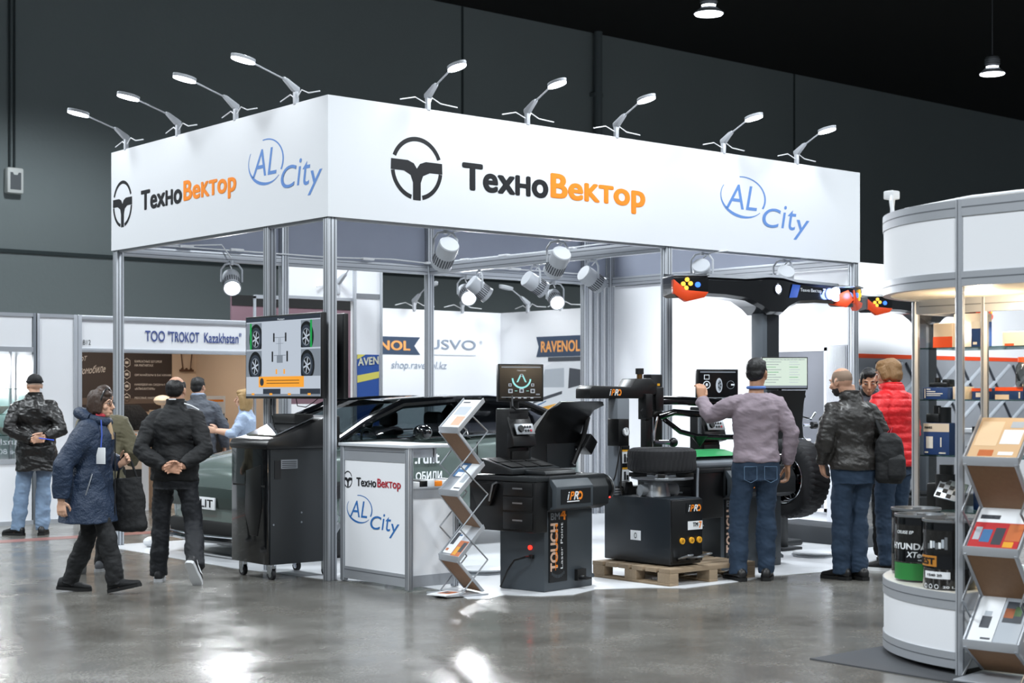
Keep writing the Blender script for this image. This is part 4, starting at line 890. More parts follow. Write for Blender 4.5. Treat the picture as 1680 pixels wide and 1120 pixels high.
tilt_monitor((4.86, -.74, 1.536), .46, .32, rad(-38), 'monitor with a pale green table on its screen behind the man in the mauve sweater', 'table', .05)

# turn plates and mats on the floor
def turnplate(loc, label):
    t = thing('turn_plate', label, 'turn plate', loc)
    b = MB(); b.lathe([(.19, .02), (.2, .03), (.2, .04), (.19, .045), (.0, .047)], mat('pale plate', '#d3d6da', .35), 40); b.build('plate', t)
    b = MB(); b.prism([(.22 * math.cos(a), .22 * math.sin(a)) for a in [PI / 4 * i + .39 for i in range(8)]], 'z', .0, .018, STEEL, .003); b.build('base', t)
    return t
turnplate((4.62, -1.30, .004), 'round pale turn plate on the floor near the man in the dark leather jacket')
turnplate((1.32, -.36, .004), 'round metal turn plate on the floor behind the zigzag stand at the counter')
b = MB(); b.prism([(0, 0), (.12, .17), (1.25, .19), (1.3, .0)], 'x', 0, .5, mat('dark ramp cover', '#2b2f34', .7), .01); b.M = Matrix.Identity(4); o = tag(b.build('ramp_wedge'), 'low dark ramp lying on the white floor beyond the second balancer', 'ramp'); o.location = (5.62, -1.12, .004)
# ================================================================ curved kiosk on the right
KX, KY = 1.24, -5.86
def arc(r, z, n=18): return [(KX - r * math.cos(PI / 2 * i / n), KY + r * math.sin(PI / 2 * i / n), z) for i in range(n + 1)]
def curved(b, r0, r1, z0, z1, m):
    a, c, d, e = arc(r0, z0), arc(r1, z0), arc(r1, z1), arc(r0, z1)
    b.loft([[a[i], c[i], d[i], e[i]] for i in range(len(a))], m)
b = MB(); b.box(.05, -9.5, .0005, 6, -4.98, .008, mat('dark grey carpet', '#4a4c50', .95, bump=(200, .3))); tag(b.build('carpet', smooth=0), 'dark grey carpet under the curved kiosk', 'carpet')
kio = thing('display_kiosk', 'curved white and aluminium kiosk with a lit glass showcase in the right foreground', 'kiosk', (KX, KY, 0))
W = dict(parent=kio, world=True)
def kbuild(b, name, smooth=30): return b.build(name, kio, True, smooth)
def kpost(x, y, z0, z1, s=.05):
    b = MB(); h = s / 2
    b.prism([(x + h * math.cos(a + .39), y + h * math.sin(a + .39)) for a in [PI / 4 * i for i in range(8)]], 'z', z0, z1, ALU)
    for a in range(4): b.box(-.003, h * .90, z0, .003, h * .955, z1 - .002, ALUD, 0, Matrix.Translation((x, y, 0)) @ Matrix.Rotation(PI / 2 * a, 4, 'Z'))
    kbuild(b, 'post')
kpost(.24, KY, .01, 2.59); kpost(KX, -4.86, .45, 2.13); kpost(KX, -5.36, .45, 2.13); kpost(KX + .5, -4.86, .45, 2.1, .04); kpost(KX + .5, -5.60, .45, 2.1, .04); kpost(KX, -6.9, 0, 2.13)
for z0, z1 in ((2.20, 2.50), (.13, .36)): b = MB(); curved(b, .98, 1.0, z0, z1, WHITE); kbuild(b, 'curved_panel', 60)
for z0, z1 in ((2.12, 2.20), (2.50, 2.59), (.36, .45), (.04, .13)): b = MB(); curved(b, .96, 1.006, z0, z1, ALU); curved(b, 1.0, 1.0075, (z0 + z1) / 2, (z0 + z1) / 2 + .006, ALUD); kbuild(b, 'curved_rail', 60)
b = MB(); b.box(.232, -8.6, 2.20, .25, KY - .025, 2.50, WHITE); kbuild(b, 'flat_panel', 0)
b = MB(); b.box(KX, KY - .012, .13, .27, KY, .36, WHITE); kbuild(b, 'flat_panel', 0)
for z0, z1 in ((2.12, 2.20), (2.50, 2.59)): b = MB(); b.box(.225, -8.6, z0, .265, KY - .02, z1, ALU); b.box(.2235, -8.6, (z0 + z1) / 2, .226, KY - .02, (z0 + z1) / 2 + .006, ALUD); kbuild(b, 'rail')
for z0, z1 in ((.04, .13), (.36, .45)): b = MB(); b.box(.26, KY - .016, z0, KX, KY + .01, z1, ALU); kbuild(b, 'rail')
b = MB(); b.box(KX - .02, -8.6, 2.04, KX + .02, -4.88, 2.13, ALU); b.box(KX - .021, -8.6, 2.085, KX - .0195, -4.9, 2.09, ALUD); b.box(KX, -4.88, 2.04, KX + .5, -4.84, 2.13, ALU)
kbuild(b, 'rail')
CREAM = mat('pale canopy board', '#efe3d0', .6)
b = MB(); b.prism([(p[0], p[1]) for p in arc(.96, 0)] + [(KX, KY)], 'z', 2.13, 2.145, CREAM); b.prism([(.26, -8.6), (KX + .6, -8.6), (KX + .6, -4.86), (KX, -4.86), (KX, KY), (.26, KY)], 'z', 2.13, 2.145, CREAM); kbuild(b, 'canopy', 0)
b = MB(); b.prism([(p[0], p[1]) for p in arc(1.0, 0)] + [(KX, KY)], 'z', .44, .452, mat('cream counter top', '#d9d6cf', .35)); kbuild(b, 'plinth_top', 0)
b = MB(); b.prism([(p[0], p[1]) for p in arc(.93, 0)] + [(KX, KY)], 'z', .008, .05, BLACKM); kbuild(b, 'plinth_base', 0)
b = MB(); b.box(KX - .003, -5.34, .5, KX + .003, -4.885, 2.04, GLASS); kbuild(b, 'glass_front', 0)
b = MB(); b.box(KX - .003, -6.88, .5, KX + .003, -5.385, 2.04, GLASS); kbuild(b, 'glass_front', 0)
b = MB(); b.box(KX + .03, -4.863, .5, KX + .48, -4.857, 2.04, GLASS); kbuild(b, 'glass_side', 0)
SHELF = glass('shelf glass', '#bcd8d4', .8, .12)
for z in (1.82, 1.495, 1.145, .80):
    b = MB(); b.box(KX + .01, -6.88, z, KX + .49, -4.87, z + .008, SHELF); kbuild(b, 'glass_shelf', 0)
b = MB(); b.box(KX, -6.9, .01, KX + .5, -4.86, .46, WHITE); kbuild(b, 'showcase_base', 0)
WARM = mat('warm spot lens', '#fff2dc', .3, emit=16)
for x, y in ((KX + .16, -4.98), (KX + .22, -5.45), (KX + .2, -6.1)):
    b = MB(); b.cyl((x, y, 2.13), (x, y, 2.075), .035, LAMPW, 16); sp = b.build('downlight', kio, True); b = MB(); b.cyl((x, y, 2.075), (x, y, 2.066), .03, WARM, 14); b.build('lens', sp); sp.children[0].data.transform(Matrix.Translation((-KX, -KY, 0)))
    lamp('SPOT', (x, y, 2.05), 28, (1, .80, .58), (x, y, 0), .03, 140, .6)
lamp('POINT', (KX - .35, KY + .3, 2.0), 14, (1, .78, .52), None, .06); lamp('POINT', (KX - .4, KY - .6, 2.0), 14, (1, .78, .52), None, .06)
b = MB(); b.tube([(.46, -5.26, 2.58), (.47, -5.24, 2.66), (.53, -5.2, 2.72), (.60, -5.16, 2.70), (.66, -5.1, 2.585)], .012, CABLE, 8); b.tube([(.45, -5.35, 2.6), (.28, -5.9, 2.605), (.26, -7, 2.605)], .009, CABLE, 6); b.box(.50, -5.23, 2.68, .57, -5.16, 2.73, CABLE, .008)
tag(b.build('lamp_cable'), 'white looped cable and plug on top of the curved kiosk rim', 'cable')
# goods on the shelves
NAVY = mat('navy box', '#1f3f78', .45); BOXW = mat('white box', '#e9e6e0', .5); BOXC = mat('cream box', '#e8d8c4', .5); BOXO = mat('orange box', '#ee5a24', .45)
def box_item(name, label, cat, x, y, z, sx, sy, sz, m, rz=0, extra=(), group=None):
    """carton standing at x, y on height z; extra: (y0, z0, y1, z1, material) bands on its front, as fractions"""
    b = MB(); b.box(0, -sy / 2, 0, sx, sy / 2, sz, m, .003)
    for (y0, z0, y1, z1, mm) in extra: b.box(-.0015, sy / 2 - sy * y0, sz * z0, .0, sy / 2 - sy * y1, sz * z1, mm); 
    for (y0, z0, y1, z1, mm) in extra:
        if y0 == 0 and y1 == 1: b.box(0, sy / 2, sz * z0, sx, sy / 2 + .0015, sz * z1, mm)
    o = tag(b.build(name), label, cat, group); o.location = (x, y, z); o.rotation_euler = (0, 0, rad(rz)); return o
S1, S2, S3, S4 = 1.8285, 1.5035, 1.1535, .8085
box_item('carton', 'orange and cream carton on the top glass shelf of the kiosk', 'box', 1.32, -5.005, S1, .13, .14, .155, BOXC, 0, ((0, 0, 1, .45, BOXO),))
box_item('carton', 'white carton behind the orange one on the top glass shelf', 'box', 1.52, -5.05, S1, .12, .2, .22, BOXW, 0)
box_item('carton', 'navy and white carton on the top glass shelf beside the aluminium post', 'box', 1.36, -5.22, S1, .12, .07, .16, NAVY, 0, ((0, .72, 1, 1, BOXW), (.2, .1, .6, .2, BOXW)))
box_item('carton', 'low white carton on the top glass shelf right of the showcase post', 'box', 1.40, -5.46, S1, .14, .16, .09, BOXW, 0, ((.1, .0, .5, .2, BOXO),))
box_item('carton', 'tall white carton at the right end of the top glass shelf', 'box', 1.34, -5.62, S1, .1, .09, .13, BOXW)
box_item('carton', 'long navy carton with white lines on the second glass shelf', 'box', 1.30, -4.965, S2, .12, .18, .075, NAVY, 0, ((.05, .1, .09, .9, BOXW), (.14, .62, .5, .7, BOXW), (.14, .44, .8, .52, BOXW), (.14, .3, .7, .36, BOXW), (.14, .8, .3, .9, BOXW)))
box_item('carton', 'cream carton beside the long navy one on the second glass shelf', 'box', 1.34, -5.11, S2, .1, .09, .08, BOXC)
box_item('carton', 'flat orange and navy carton on the second shelf behind the aluminium post', 'box', 1.40, -5.235, S2, .12, .13, .07, NAVY, 8, ((0, .72, 1, 1, BOXO), (.2, .2, .7, .6, BOXW)))
box_item('carton', 'flat orange topped carton on the second shelf right of the showcase post', 'box', 1.33, -5.47, S2, .14, .19, .075, NAVY, 0, ((0, .7, 1, 1, BOXO), (.0, .0, .5, .4, BOXC), (.85, .1, .9, .6, BOXW)))
box_item('carton', 'pale flat carton at the right end of the second glass shelf', 'box', 1.34, -5.66, S2, .12, .15, .06, BOXC)
mh = thing('part_carton', 'navy carton with a cream top and printed name on the third glass shelf', 'box', (1.31, -4.965, S3))
b = MB(); b.box(0, -.095, 0, .14, .095, .2, NAVY, .003); b.box(-.0015, -.095, .145, .0, .095, .198, BOXC); b.box(-.0015, -.045 + .07, .04, 0, .0 + .075, .115, BOXW) ; b.box(0, .095, .145, .14, .0965, .198, BOXC); b.build('box_body', mh)
b = MB(); b.text('MAHLE', (-.0025, .085, .165), (0, -.055, 0), (0, 0, .014), INK, .03); b.box(-.0025, -.04, .05, -.0015, -.03, .11, BOXW); b.box(-.0025, .06, .01, -.0015, .085, .02, BOXW); b.box(-.0025, -.07, .008, -.0015, -.02, .016, BOXW); b.build('lettering', mh)
def lump(name, label, cat, x, y, z, parts, m):
    b = MB()
    for k, (c, r) in enumerate(parts):
        if len(r) == 2: b.cyl(c, (c[0], c[1], c[2] + r[1]), r[0], m, 14)
        else: b.box(c[0] - r[0], c[1] - r[1], c[2], c[0] + r[0], c[1] + r[1], c[2] + r[2], m, .01)
    o = tag(b.build(name), label, cat); o.location = (x, y, z); return o
lump('engine_part', 'black engine part on the long navy carton in the showcase', 'car part', 1.36, -4.97, S2 + .077, [((0, 0, 0), (.04, .07, .03)), ((0, .03, .03), (.02, .03)), ((0, -.05, .0), (.03, .03, .05))], BLACK)
lump('engine_part', 'black engine part on the cream topped carton in the showcase', 'car part', 1.38, -4.95, S3 + .2, [((0, 0.03, 0), (.05, .05, .06)), ((0, -.03, .0), (.04, .10)), ((.02, .04, .06), (.025, .05))], BLACK)
lump('engine_part', 'dark pump behind the aluminium post on the third glass shelf', 'car part', 1.44, -5.2, S3, [((0, 0, 0), (.05, .08, .06)), ((0, .02, .06), (.035, .12))], BLACK)
lump('engine_part', 'black filter housing on the lowest glass shelf of the kiosk', 'car part', 1.40, -4.98, S4, [((0, 0, 0), (.07, .22)), ((0, .0, .22), (.045, .06)), ((.02, .09, 0), (.04, .05, .16))], BLACK)
box_item('carton', 'orange and white carton on the plinth in front of the showcase', 'box', 1.10, -4.98, .453, .1, .12, .17, BOXW, 0, ((0, .1, 1, .6, BOXO),))
box_item('carton', 'navy carton on the lowest glass shelf behind the aluminium post', 'box', 1.45, -5.22, S4, .12, .16, .26, NAVY, 0, ((0, .85, 1, 1, BOXW),))
b = MB(); b.box(-.09, -.006, -.07, .09, .006, .07, STEEL, .004)
for i in range(5):
    for j in range(4):
        if (i + j) % 2 == 0: b.box(-.08 + i * .033, -.008, -.06 + j * .031, -.05 + i * .033, .008, -.032 + j * .031, BLACK)
o = tag(b.build('vent_plate'), 'silver plate with a black chequer pattern leaning on the lowest glass shelf', 'car part'); o.location = (1.33, -5.06, .93); o.rotation_euler = (rad(-35), rad(12), rad(-75))
b = MB(); b.lathe([(.0, 0), (.05, 0), (.055, .02), (.055, .12), (.04, .15), (.0, .15)], glass('jar glass', '#d9d9d4', .8, .1), 20); jr = b.build('jar_body'); b = MB(); b.lathe([(.042, .15), (.042, .18), (.0, .18)], BOXO, 20); tag(jr, 'glass jar with an orange lid on the second shelf at the right edge', 'jar'); jr.location = (1.36, -5.56, S2 + .076); jr.name = 'glass_jar'; b.build('lid', jr)
# drums of oil
def drum(x, y, z, label, h=.375, r=.145, m=GLOSSB, kind=0):
    t = thing('oil_drum', label, 'drum', (x, y, z), 0)
    b = MB(); b.lathe([(.0, 0), (r * .97, 0), (r, .01), (r, h * .30), (r * 1.012, h * .31), (r, h * .33), (r, h * .86), (r * 1.012, h * .88), (r, h * .9), (r, h)], m, 40); b.build('drum_body', t)
    b = MB(); b.lathe([(r, h - .004), (r * 1.03, h), (r * 1.03, h + .012), (r * .95, h + .012), (r * .93, h - .004), (.0, h - .006)], STEEL, 40); b.cyl((.05, .03, h - .004), (.05, .03, h + .01), .025, STEEL, 16); b.build('drum_lid', t)
    ta = math.atan2(CAM.y - y, CAM.x - x)
    def band(b, a0, a1, z0, z1, mm, rr=.0012):
        n = max(4, int(abs(a1 - a0) / 6)); b.loft([[((r + rr) * math.cos(ta + rad(a0 + (a1 - a0) * i / n)), (r + rr) * math.sin(ta + rad(a0 + (a1 - a0) * i / n)), zz) for i in range(n + 1)] for zz in (z0, z1)], mm, False, closed=False)
    def wrap(b, s, a0, a1, z0, z1, mm, bold=.02, shear=0):
        vs, fs = text_mesh(s, bold, shear)
        for f in fs:
            b.faces([((r + .003 + vs[i][2]) * math.cos(ta + rad(a0 + (a1 - a0) * vs[i][0])), (r + .003 + vs[i][2]) * math.sin(ta + rad(a0 + (a1 - a0) * vs[i][0])), z0 + (z1 - z0) * vs[i][1]) for i in f], [tuple(range(len(f)))], mm)
    b = MB()
    if kind == 1:
        band(b, -170, 170, .012, h * .29, mat('green drum print', '#2c7a3a', .35)); wrap(b, 'HYUNDAI', -78, 20, h * .50, h * .60, PAPER, .04); wrap(b, 'XTeer', -32, 18, h * .38, h * .47, PAPER, .03, .2); wrap(b, 'CRUISE EP', -60, -15, h * .74, h * .79, PAPER, .02, .2); wrap(b, 'HD 15W40', -5, 20, h * .33, h * .355, PAPER)
    elif kind == 2:
        band(b, -90, -28, h * .34, h * .50, mat('amber drum print', '#b97a2c', .4)); wrap(b, 'BEST', -88, -32, h * .37, h * .47, INK, .04); band(b, -62, 2, h * .165, h * .27, PAPER, .0015); wrap(b, '1540 20', -52, -16, h * .20, h * .235, S_MID if False else INK); wrap(b, '20 L', -14, 12, h * .03, h * .065, PAPER, .03)
        for k in range(3): b.ring(V((math.cos(ta + rad(-58 + 15 * k)) * (r + .003), math.sin(ta + rad(-58 + 15 * k)) * (r + .003), h * .05)), V((-math.sin(ta + rad(-58 + 15 * k)), math.cos(ta + rad(-58 + 15 * k)), 0)) * .013, (0, 0, .013), 0, 360, .7, 1, PAPER)
        for k in range(7): a = -52 + k * 7; band(b, a, a + 6, h * (.60 + .01 * (k % 3)), h * (.68 + .03 * math.sin(k * 1.3) + .012 * k), (STEEL, PAPER, PGREY)[k % 3], .0016)
    else:
        wrap(b, 'OIL', -20, 20, h * .7, h * .8, STEEL) if False else band(b, -60, -20, h * .5, h * .52, STEEL)
        band(b, -50, 10, h * .80, h * .815, PAPER)
    b.build('drum_print', t); return t
drum(.42, -5.67, .4525, 'black oil drum nearest the front of the kiosk plinth, marked 20 L', kind=2)
drum(.60, -5.35, .4525, 'black and green oil drum on the kiosk plinth', kind=1)
drum(.88, -5.12, .4525, 'black oil drum at the back of the kiosk plinth', h=.385)
drum(.80, -5.70, .4525, 'yellow orange drum on the plinth behind the brochure stand', h=.26, r=.10, m=mat('yellow drum', '#e39a1e', .4))
O2 = CAM + FWD * 8.14 + RGT * ((1671 - 840) / 2548 * 8.14); O2.z = .0085
zs2, onto = zigzag(O2, rad(8.75), 'zigzag folding brochure stand in front of the curved kiosk', .30, -.09)
onto(0, .012, .288, .03, .97, mat('warm print', '#d7b48c', .35), 'brochure', 'warm toned brochure in the top tray by the kiosk', ((.05, .35, .45, .7, PAPER), (.5, .3, .95, .9, mat('pale orange print', '#e6c9a4', .4)), (.1, .08, .4, .16, PAPER), (.5, .05, .8, .2, RUST), (.1, .75, .35, .9, PGREY)))
onto(1, .012, .288, .03, .97, PRED, 'brochure', 'red brochure with small pictures in the middle tray by the kiosk', ((.0, .62, 1, 1, PAPER), (.55, .7, .95, .8, PDK), (.0, .2, .3, .6, RUST), (.35, .1, .55, .5, PDK), (.6, .15, .8, .45, PBLUE), (.1, .05, .3, .18, PYEL), (.82, .2, .95, .5, PGREY)))
onto(2, .15, .288, .03, .97, PAPER, 'brochure', 'white brochure with a dark car in the lowest tray by the kiosk', ((.3, .3, .7, .55, PDK), (.35, .56, .65, .66, PGREY), (.1, .06, .5, .1, PDK)))
onto(2, .012, .145, .03, .97, PGREY, 'brochure', 'grey brochure with a colourful picture in the lowest tray by the kiosk', ((.1, .45, .9, .9, PDK), (.5, .55, .9, .75, RUST), (.2, .6, .5, .8, mat('print green', '#5a7a4a', .4))))

# ================================================================ stands behind: the left row
BEIGE = mat('warm beige wall', '#dcc6b0', .7); BROWNP = mat('dark brown poster', '#3b3230', .6)
ts = thing('exhibition_booth', 'white booth with a blue name board and a dark brown poster, left background', 'exhibition stand', (.98, 7, 0))
def wb(b, name, par, smooth=30): return b.build(name, par, True, smooth)
for x, y in ((1.0, 7.0), (3.95, 7.0), (1.0, 9.5), (3.95, 9.5)):
    b = MB(); b.box(x - .025, y - .025, 0, x + .025, y + .025, 2.5, ALU, .004); wb(b, 'post', ts)
b = MB(); b.box(1.02, 6.99, 2.10, 3.93, 7.0, 2.44, WHITE); hb = wb(b, 'name_board', ts, 0)
for z0, z1 in ((2.05, 2.10), (2.44, 2.49)): b = MB(); b.box(1.02, 6.975, z0, 3.93, 7.02, z1, ALU, .003); wb(b, 'rail', ts)
b = MB(); NB = mat('name board blue', '#3b4f8f', .6)
for s, x, w in (('ТОО', 1.86, .27), ('"TROKOT', 2.17, .44), ('Kazakhstan"', 2.68, .54)): b.text(s, (x, 6.984, 2.20 + (.0)), (w, 0, 0), (0, 0, .135), NB, .015)
b.bm.transform(frame(ts).inverted()); b.build('lettering', hb)
b = MB(); b.text('B12', (1.04, 6.984, 2.14), (.10, 0, 0), (0, 0, .06), S_MID if False else INK); b.bm.transform(frame(ts).inverted()); b.build('lettering', hb)
b = MB(); b.box(1.0, 9.45, 0, 3.95, 9.5, 2.5, BEIGE); b.box(3.9, 7.05, 0, 3.93, 9.45, 2.5, BEIGE); b.box(1.0, 7.05, 0, 1.03, 9.45, 2.5, WALLW); b.box(1.0, 7.0, 2.49, 3.95, 9.5, 2.5, WHITE); wb(b, 'wall', ts, 0)
b = MB(); b.box(4.02, 9.44, 0, 4.03, 9.45, 2.4, ALUD) if False else b.box(3.42, 9.44, .0, 3.44, 9.452, 2.4, BEIGE); wb(b, 'wall_seam', ts)
ps = thing('wall_poster', 'dark brown poster with white script and four icons at the back of the named booth', 'poster', (2.0, 9.44, 0))
b = MB(); b.box(1.3, 9.425, 1.30, 3.50, 9.44, 2.3, BROWNP); wb(b, 'poster_sheet', ps, 0)
b = MB(); yq = 9.42
PI_ = mat('poster ink', '#d8d2cc', .6)
b.text('Комфорт', (1.83, yq, 1.93), (.38, 0, .05), (0, 0, .12), PI_, .0, .35); b.text('в автомобиле', (1.96, yq, 1.80), (.52, 0, .05), (0, 0, .11), PI_, .0, .35)
for k, (l1, l2) in enumerate((('КАРКАСНЫЕ ШТОРКИ', 'НА МАГНИТАХ'), ('ОРГАНАЙЗЕРЫ В БАГАЖНИК', ''), ('НАКИДКИ НА СИДЕНЬЯ', '«АЛЬКАНТАРА»'), ('МЕХОВЫЕ НАКИДКИ', ''))):
    z = 1.985 - k * .165
    b.ring((2.80, yq, z), (.06, 0, 0), (0, 0, .068), 30, 390, .86, 1, PI_, 6); b.box(2.775, yq, z - .015, 2.825, yq + .001, z + .02, PI_)
    w1 = .026 * len(l1)
    if l2: b.text(l1, (2.92, yq, z + .005), (w1, 0, 0), (0, 0, .035), PI_, .01); b.text(l2, (2.92, yq, z - .05), (.026 * len(l2), 0, 0), (0, 0, .035), PI_, .01)
    else: b.text(l1, (2.92, yq, z - .02), (w1, 0, 0), (0, 0, .038), PI_, .01)
b.poly([(1.3, yq, 1.38), (3.5, yq, 1.42), (3.5, yq, 1.47), (2.4, yq, 1.50), (1.3, yq, 1.46)], mat('poster car shade', '#6a5c54', .6)); wb(b, 'lettering', ps, 0)
t = thing('wooden_hanger', 'small brown wooden rack hanging on the beige wall of the named booth', 'hanger', (4.28, 9.40, 1.85))
b = MB(); WD = mat('dark brown wood', '#5a3d2b', .6)
b.cyl((-.09, 0, .3), (-.06, 0, .02), .008, WD, 8); b.cyl((.09, 0, .3), (.06, 0, .02), .008, WD, 8); b.box(-.11, -.015, 0, .11, .015, .03, WD, .004)
for x in (-.07, 0, .07): b.ell((x, 0, .035), (.02, .02, .02), WD, 8)
b.build('rack', t); t.location = (3.72, 9.40, 1.87)
b = MB(); b.box(-.02, 0, 0, .02, .02, 0.02, WD); b.bm.free()
t = thing('product_stand', 'pale stand showing a black quilted car mat in front of the brown poster', 'display stand', (2.42, 8.2, 0))
b = MB(); b.box(.0, 0, 0, .10, .3, 1.05, WHITE); b.box(-.35, .0, .0, .0, .3, .55, BLACKM); b.box(-.35, .0, .55, .0, .3, .78, BEIGE); b.build('stand_base', t)
b = MB(); b.prism([(-.33, 1.06), (-.30, 1.40), (.02, 1.40), (.20, 1.22), (.14, 1.06)], 'y', .1, .13, mat('quilted black mat', '#17181b', .8, bump=(25, .4)), .01); b.build('car_mat', t)
b = MB(); b.box(-.30, -.012, .84, -.05, -.002, 1.04, BOXW); b.box(-.28, -.014, 1.0, -.08, -.012, 1.02, ORANGE); b.prism([(-.27, .85), (-.07, .85), (-.10, .9), (-.17, .93), (-.24, .9)], 'y', -.014, -.012, ORANGE); b.build('price_card', t)
t = thing('leaflet_stand', 'white board with an orange stripe on a dark stand at the named booth', 'display stand', (3.40, 8.0, 0))
b = MB(); b.box(-.16, 0, 1.0, .16, .02, 1.52, BOXW); b.box(-.13, -.003, 1.44, .13, 0, 1.47, ORANGE); b.build('board', t)
b = MB()
for k in range(7): b.prism([(-.15 + .045 * k, 1.03), (-.12 + .045 * k, 1.03), (-.125 + .05 * k, 1.2 + .04 * (k % 3)), (-.14 + .05 * k, 1.22 + .03 * (k % 2))], 'y', -.04, -.01, BLACK)
b.build('hanging_keys', t)
b = MB(); b.box(-.16, .0, .0, .22, .25, 1.0, CHARD); b.box(.14, -.01, 0, .22, 0, 1.0, GREYP); b.build('stand_base', t)
b = MB(); b.ell((0, 0, .13), (.12, .12, .07), mat('cream shade', '#f0e2cf', .5), 16); b.cyl((0, 0, 0), (0, 0, .1), .02, BOXW, 8); o = tag(b.build('table_lamp'), 'cream dome lamp on the counter behind the man in the black jacket', 'lamp'); o.location = (2.80, 8.35, 1.33)
b = MB(); b.box(2.68, 8.25, 0, 2.95, 8.5, 1.33, BEIGE); tag(b.build('counter', smooth=0), 'beige counter block carrying the cream dome lamp', 'counter')
lamp('AREA', (2.5, 8.0, 2.45), 22, (1, .86, .7), (2.5, 8.4, 0), .6)
# white panel booth further left with its lit showcase
tl = thing('exhibition_booth', 'white booth with a glass showcase at the far left behind the man in the cap', 'exhibition stand', (.44, 7, 0))
for q in ((.48, 6.99, .04, .93, 7.0, 2.47, WHITE), (-2.0, 6.99, 2.1, .40, 7.0, 2.46, WHITE), (-2.0, 6.99, .04, .40, 7.0, .74, WHITE), (.44, 7.0, 0, .46, 9.4, 2.45, WALLW), (-2.0, 7.5, .74, .40, 7.52, 2.1, WALLW)): b = MB(); b.box(*q); wb(b, 'panel', tl, 0)
for z0, z1 in ((2.04, 2.10), (2.46, 2.50), (.0, .05), (.72, .78)): b = MB(); b.box(-2.0, 6.98, z0, .42, 7.02, z1, ALU); wb(b, 'rail', tl)
for z0, z1 in ((0, .05), (2.46, 2.5)): b = MB(); b.box(.49, 6.98, z0, .92, 7.02, z1, ALU); wb(b, 'rail', tl)
for x in (.44, .47, .945):
    b = MB(); b.box(x - .025, 6.975, 0, x + .025, 7.025, 2.5, ALU if x > .45 else GREYP, .004); wb(b, 'post', tl)
for x in (-.35, .05, .23):
    b = MB(); b.box(x - .015, 7.2, .75, x + .015, 7.23, 2.06, ALU, .003); wb(b, 'slim_post', tl)
for z in (1.05, 1.3, 1.6):
    b = MB(); b.box(-1.9, 7.05, z, .38, 7.45, z + .008, SHELF); wb(b, 'glass_shelf', tl, 0)
b = MB(); b.box(-1.95, 6.995, .78, .41, 7.0, 2.04, GLASS); gp = wb(b, 'glass_pane', tl, 0); GLETT = mat('pale glass lettering', '#b4bac0', .6)
b = MB(); b.text('anzh', (.24, 6.992, .95), (-.26, 0, 0), (0, 0, .07), GLETT); b.text('oe 80', (.24, 6.992, .84), (-.24, 0, 0), (0, 0, .06), GLETT); b.bm.transform(frame(tl).inverted()); b.build('lettering', gp)
lamp('AREA', (.0, 7.2, 2.02), 30, (1, .98, .95), (0, 7.25, 0), .3)
for k, (x, z, c) in enumerate(((.08, 1.31, 'pale'), (.20, 1.06, 'blue'))):
    b = MB(); b.lathe([(.0, .0), (.06, .0), (.15, .09), (.14, .09), (.055, .012), (.0, .01)], mat('dish glaze', '#e9e4dc', .3), 24); o = tag(b.build('glass_dish'), ('shallow pale dish on the upper glass shelf behind the man in the cap', 'shallow pale dish on the lower glass shelf behind the man in the cap')[k], 'dish'); o.location = (x, 7.24, z)

# ================================================================ oil company booth behind, seen through the main booth
BANNER = mat('slate banner', '#33455e', .6); BANO = mat('banner orange', '#f0a860', .6); GREYI = mat('grey lettering', '#8d99ab', .6)
tr = thing('exhibition_booth', 'bright white booth with banners and a tall column, seen through the main booth', 'exhibition stand', (5.2, 7, 0))
b = MB(); b.box(5.6, 10.0, 0, 10.1, 10.06, 2.95, WALLW); bw = wb(b, 'back_wall', tr, 0)
b = MB(); b.box(10.08, 6.2, 0, 10.14, 10.0, 2.95, WALLW); sw = wb(b, 'side_wall', tr, 0)
b = MB(); b.box(4.97, 6.97, 0, 5.44, 7.05, 3.28, WHITE); b.box(5.0, 6.963, 2.86, 5.41, 6.97, 2.93, STEEL); co = wb(b, 'column', tr, 0)
b = MB(); b.box(3.93, 6.99, 2.86, 4.97, 7.03, 3.28, WHITE); b.box(3.93, 6.985, 2.82, 4.97, 7.04, 2.86, ALU); wb(b, 'header_board', tr, 0)
b = MB(); b.box(4.0, 8.6, 1.4, 6.1, 8.64, 2.95, mat('dusky rose panel', '#7a5e68', .7)); b.box(4.0, 8.6, 0, 6.1, 8.64, 1.4, WALLW); b.box(4.0, 8.59, 2.8, 6.1, 8.6, 2.95, BLACKM); wb(b, 'inner_wall', tr, 0)
for x in (4.98, 5.42):
    b = MB(); b.box(x - .02, 6.95, 0, x + .02, 6.99, 3.28, ALU, .003); wb(b, 'post', tr)
b = MB(); b.box(5.02, 6.962, .9, 5.385, 6.969, 2.09, mat('poster blue', '#27509b', .5)); b.prism([(5.02, 1.70), (5.385, 1.77), (5.385, 1.86), (5.02, 1.80)], 'y', 6.960, 6.962, mat('poster yellow', '#d8cf62', .5)); b.prism([(5.02, 2.02), (5.16, 2.09), (5.02, 2.09)], 'y', 6.960, 6.962, mat('poster yellow', '#d8cf62', .5)); b.text('AVEN', (5.03, 6.958, 1.93), (.345, 0, .03), (0, 0, .11), mat('poster pale', '#d8d8c0', .5), .03); b.bm.transform(frame(tr).inverted()); b.build('poster', co)
def banner(b, o, x, up, flip):
    o, x, up = V(o), V(x), V(up); n = x.cross(up).normalized() * .004
    P = [(0, 0), (1, 0), (.93, .5), (1, 1), (0, 1)] if not flip else [(0, 0), (.0 + 1, 0), (1, 1), (0, 1), (.05, .5)]
    b.poly([o + x * p[0] + up * p[1] + n for p in P], BANNER); b.text('RAVENOL', o + x * .10 + up * .22 + n * 2, x * .78, up * .56, BANO, .04)
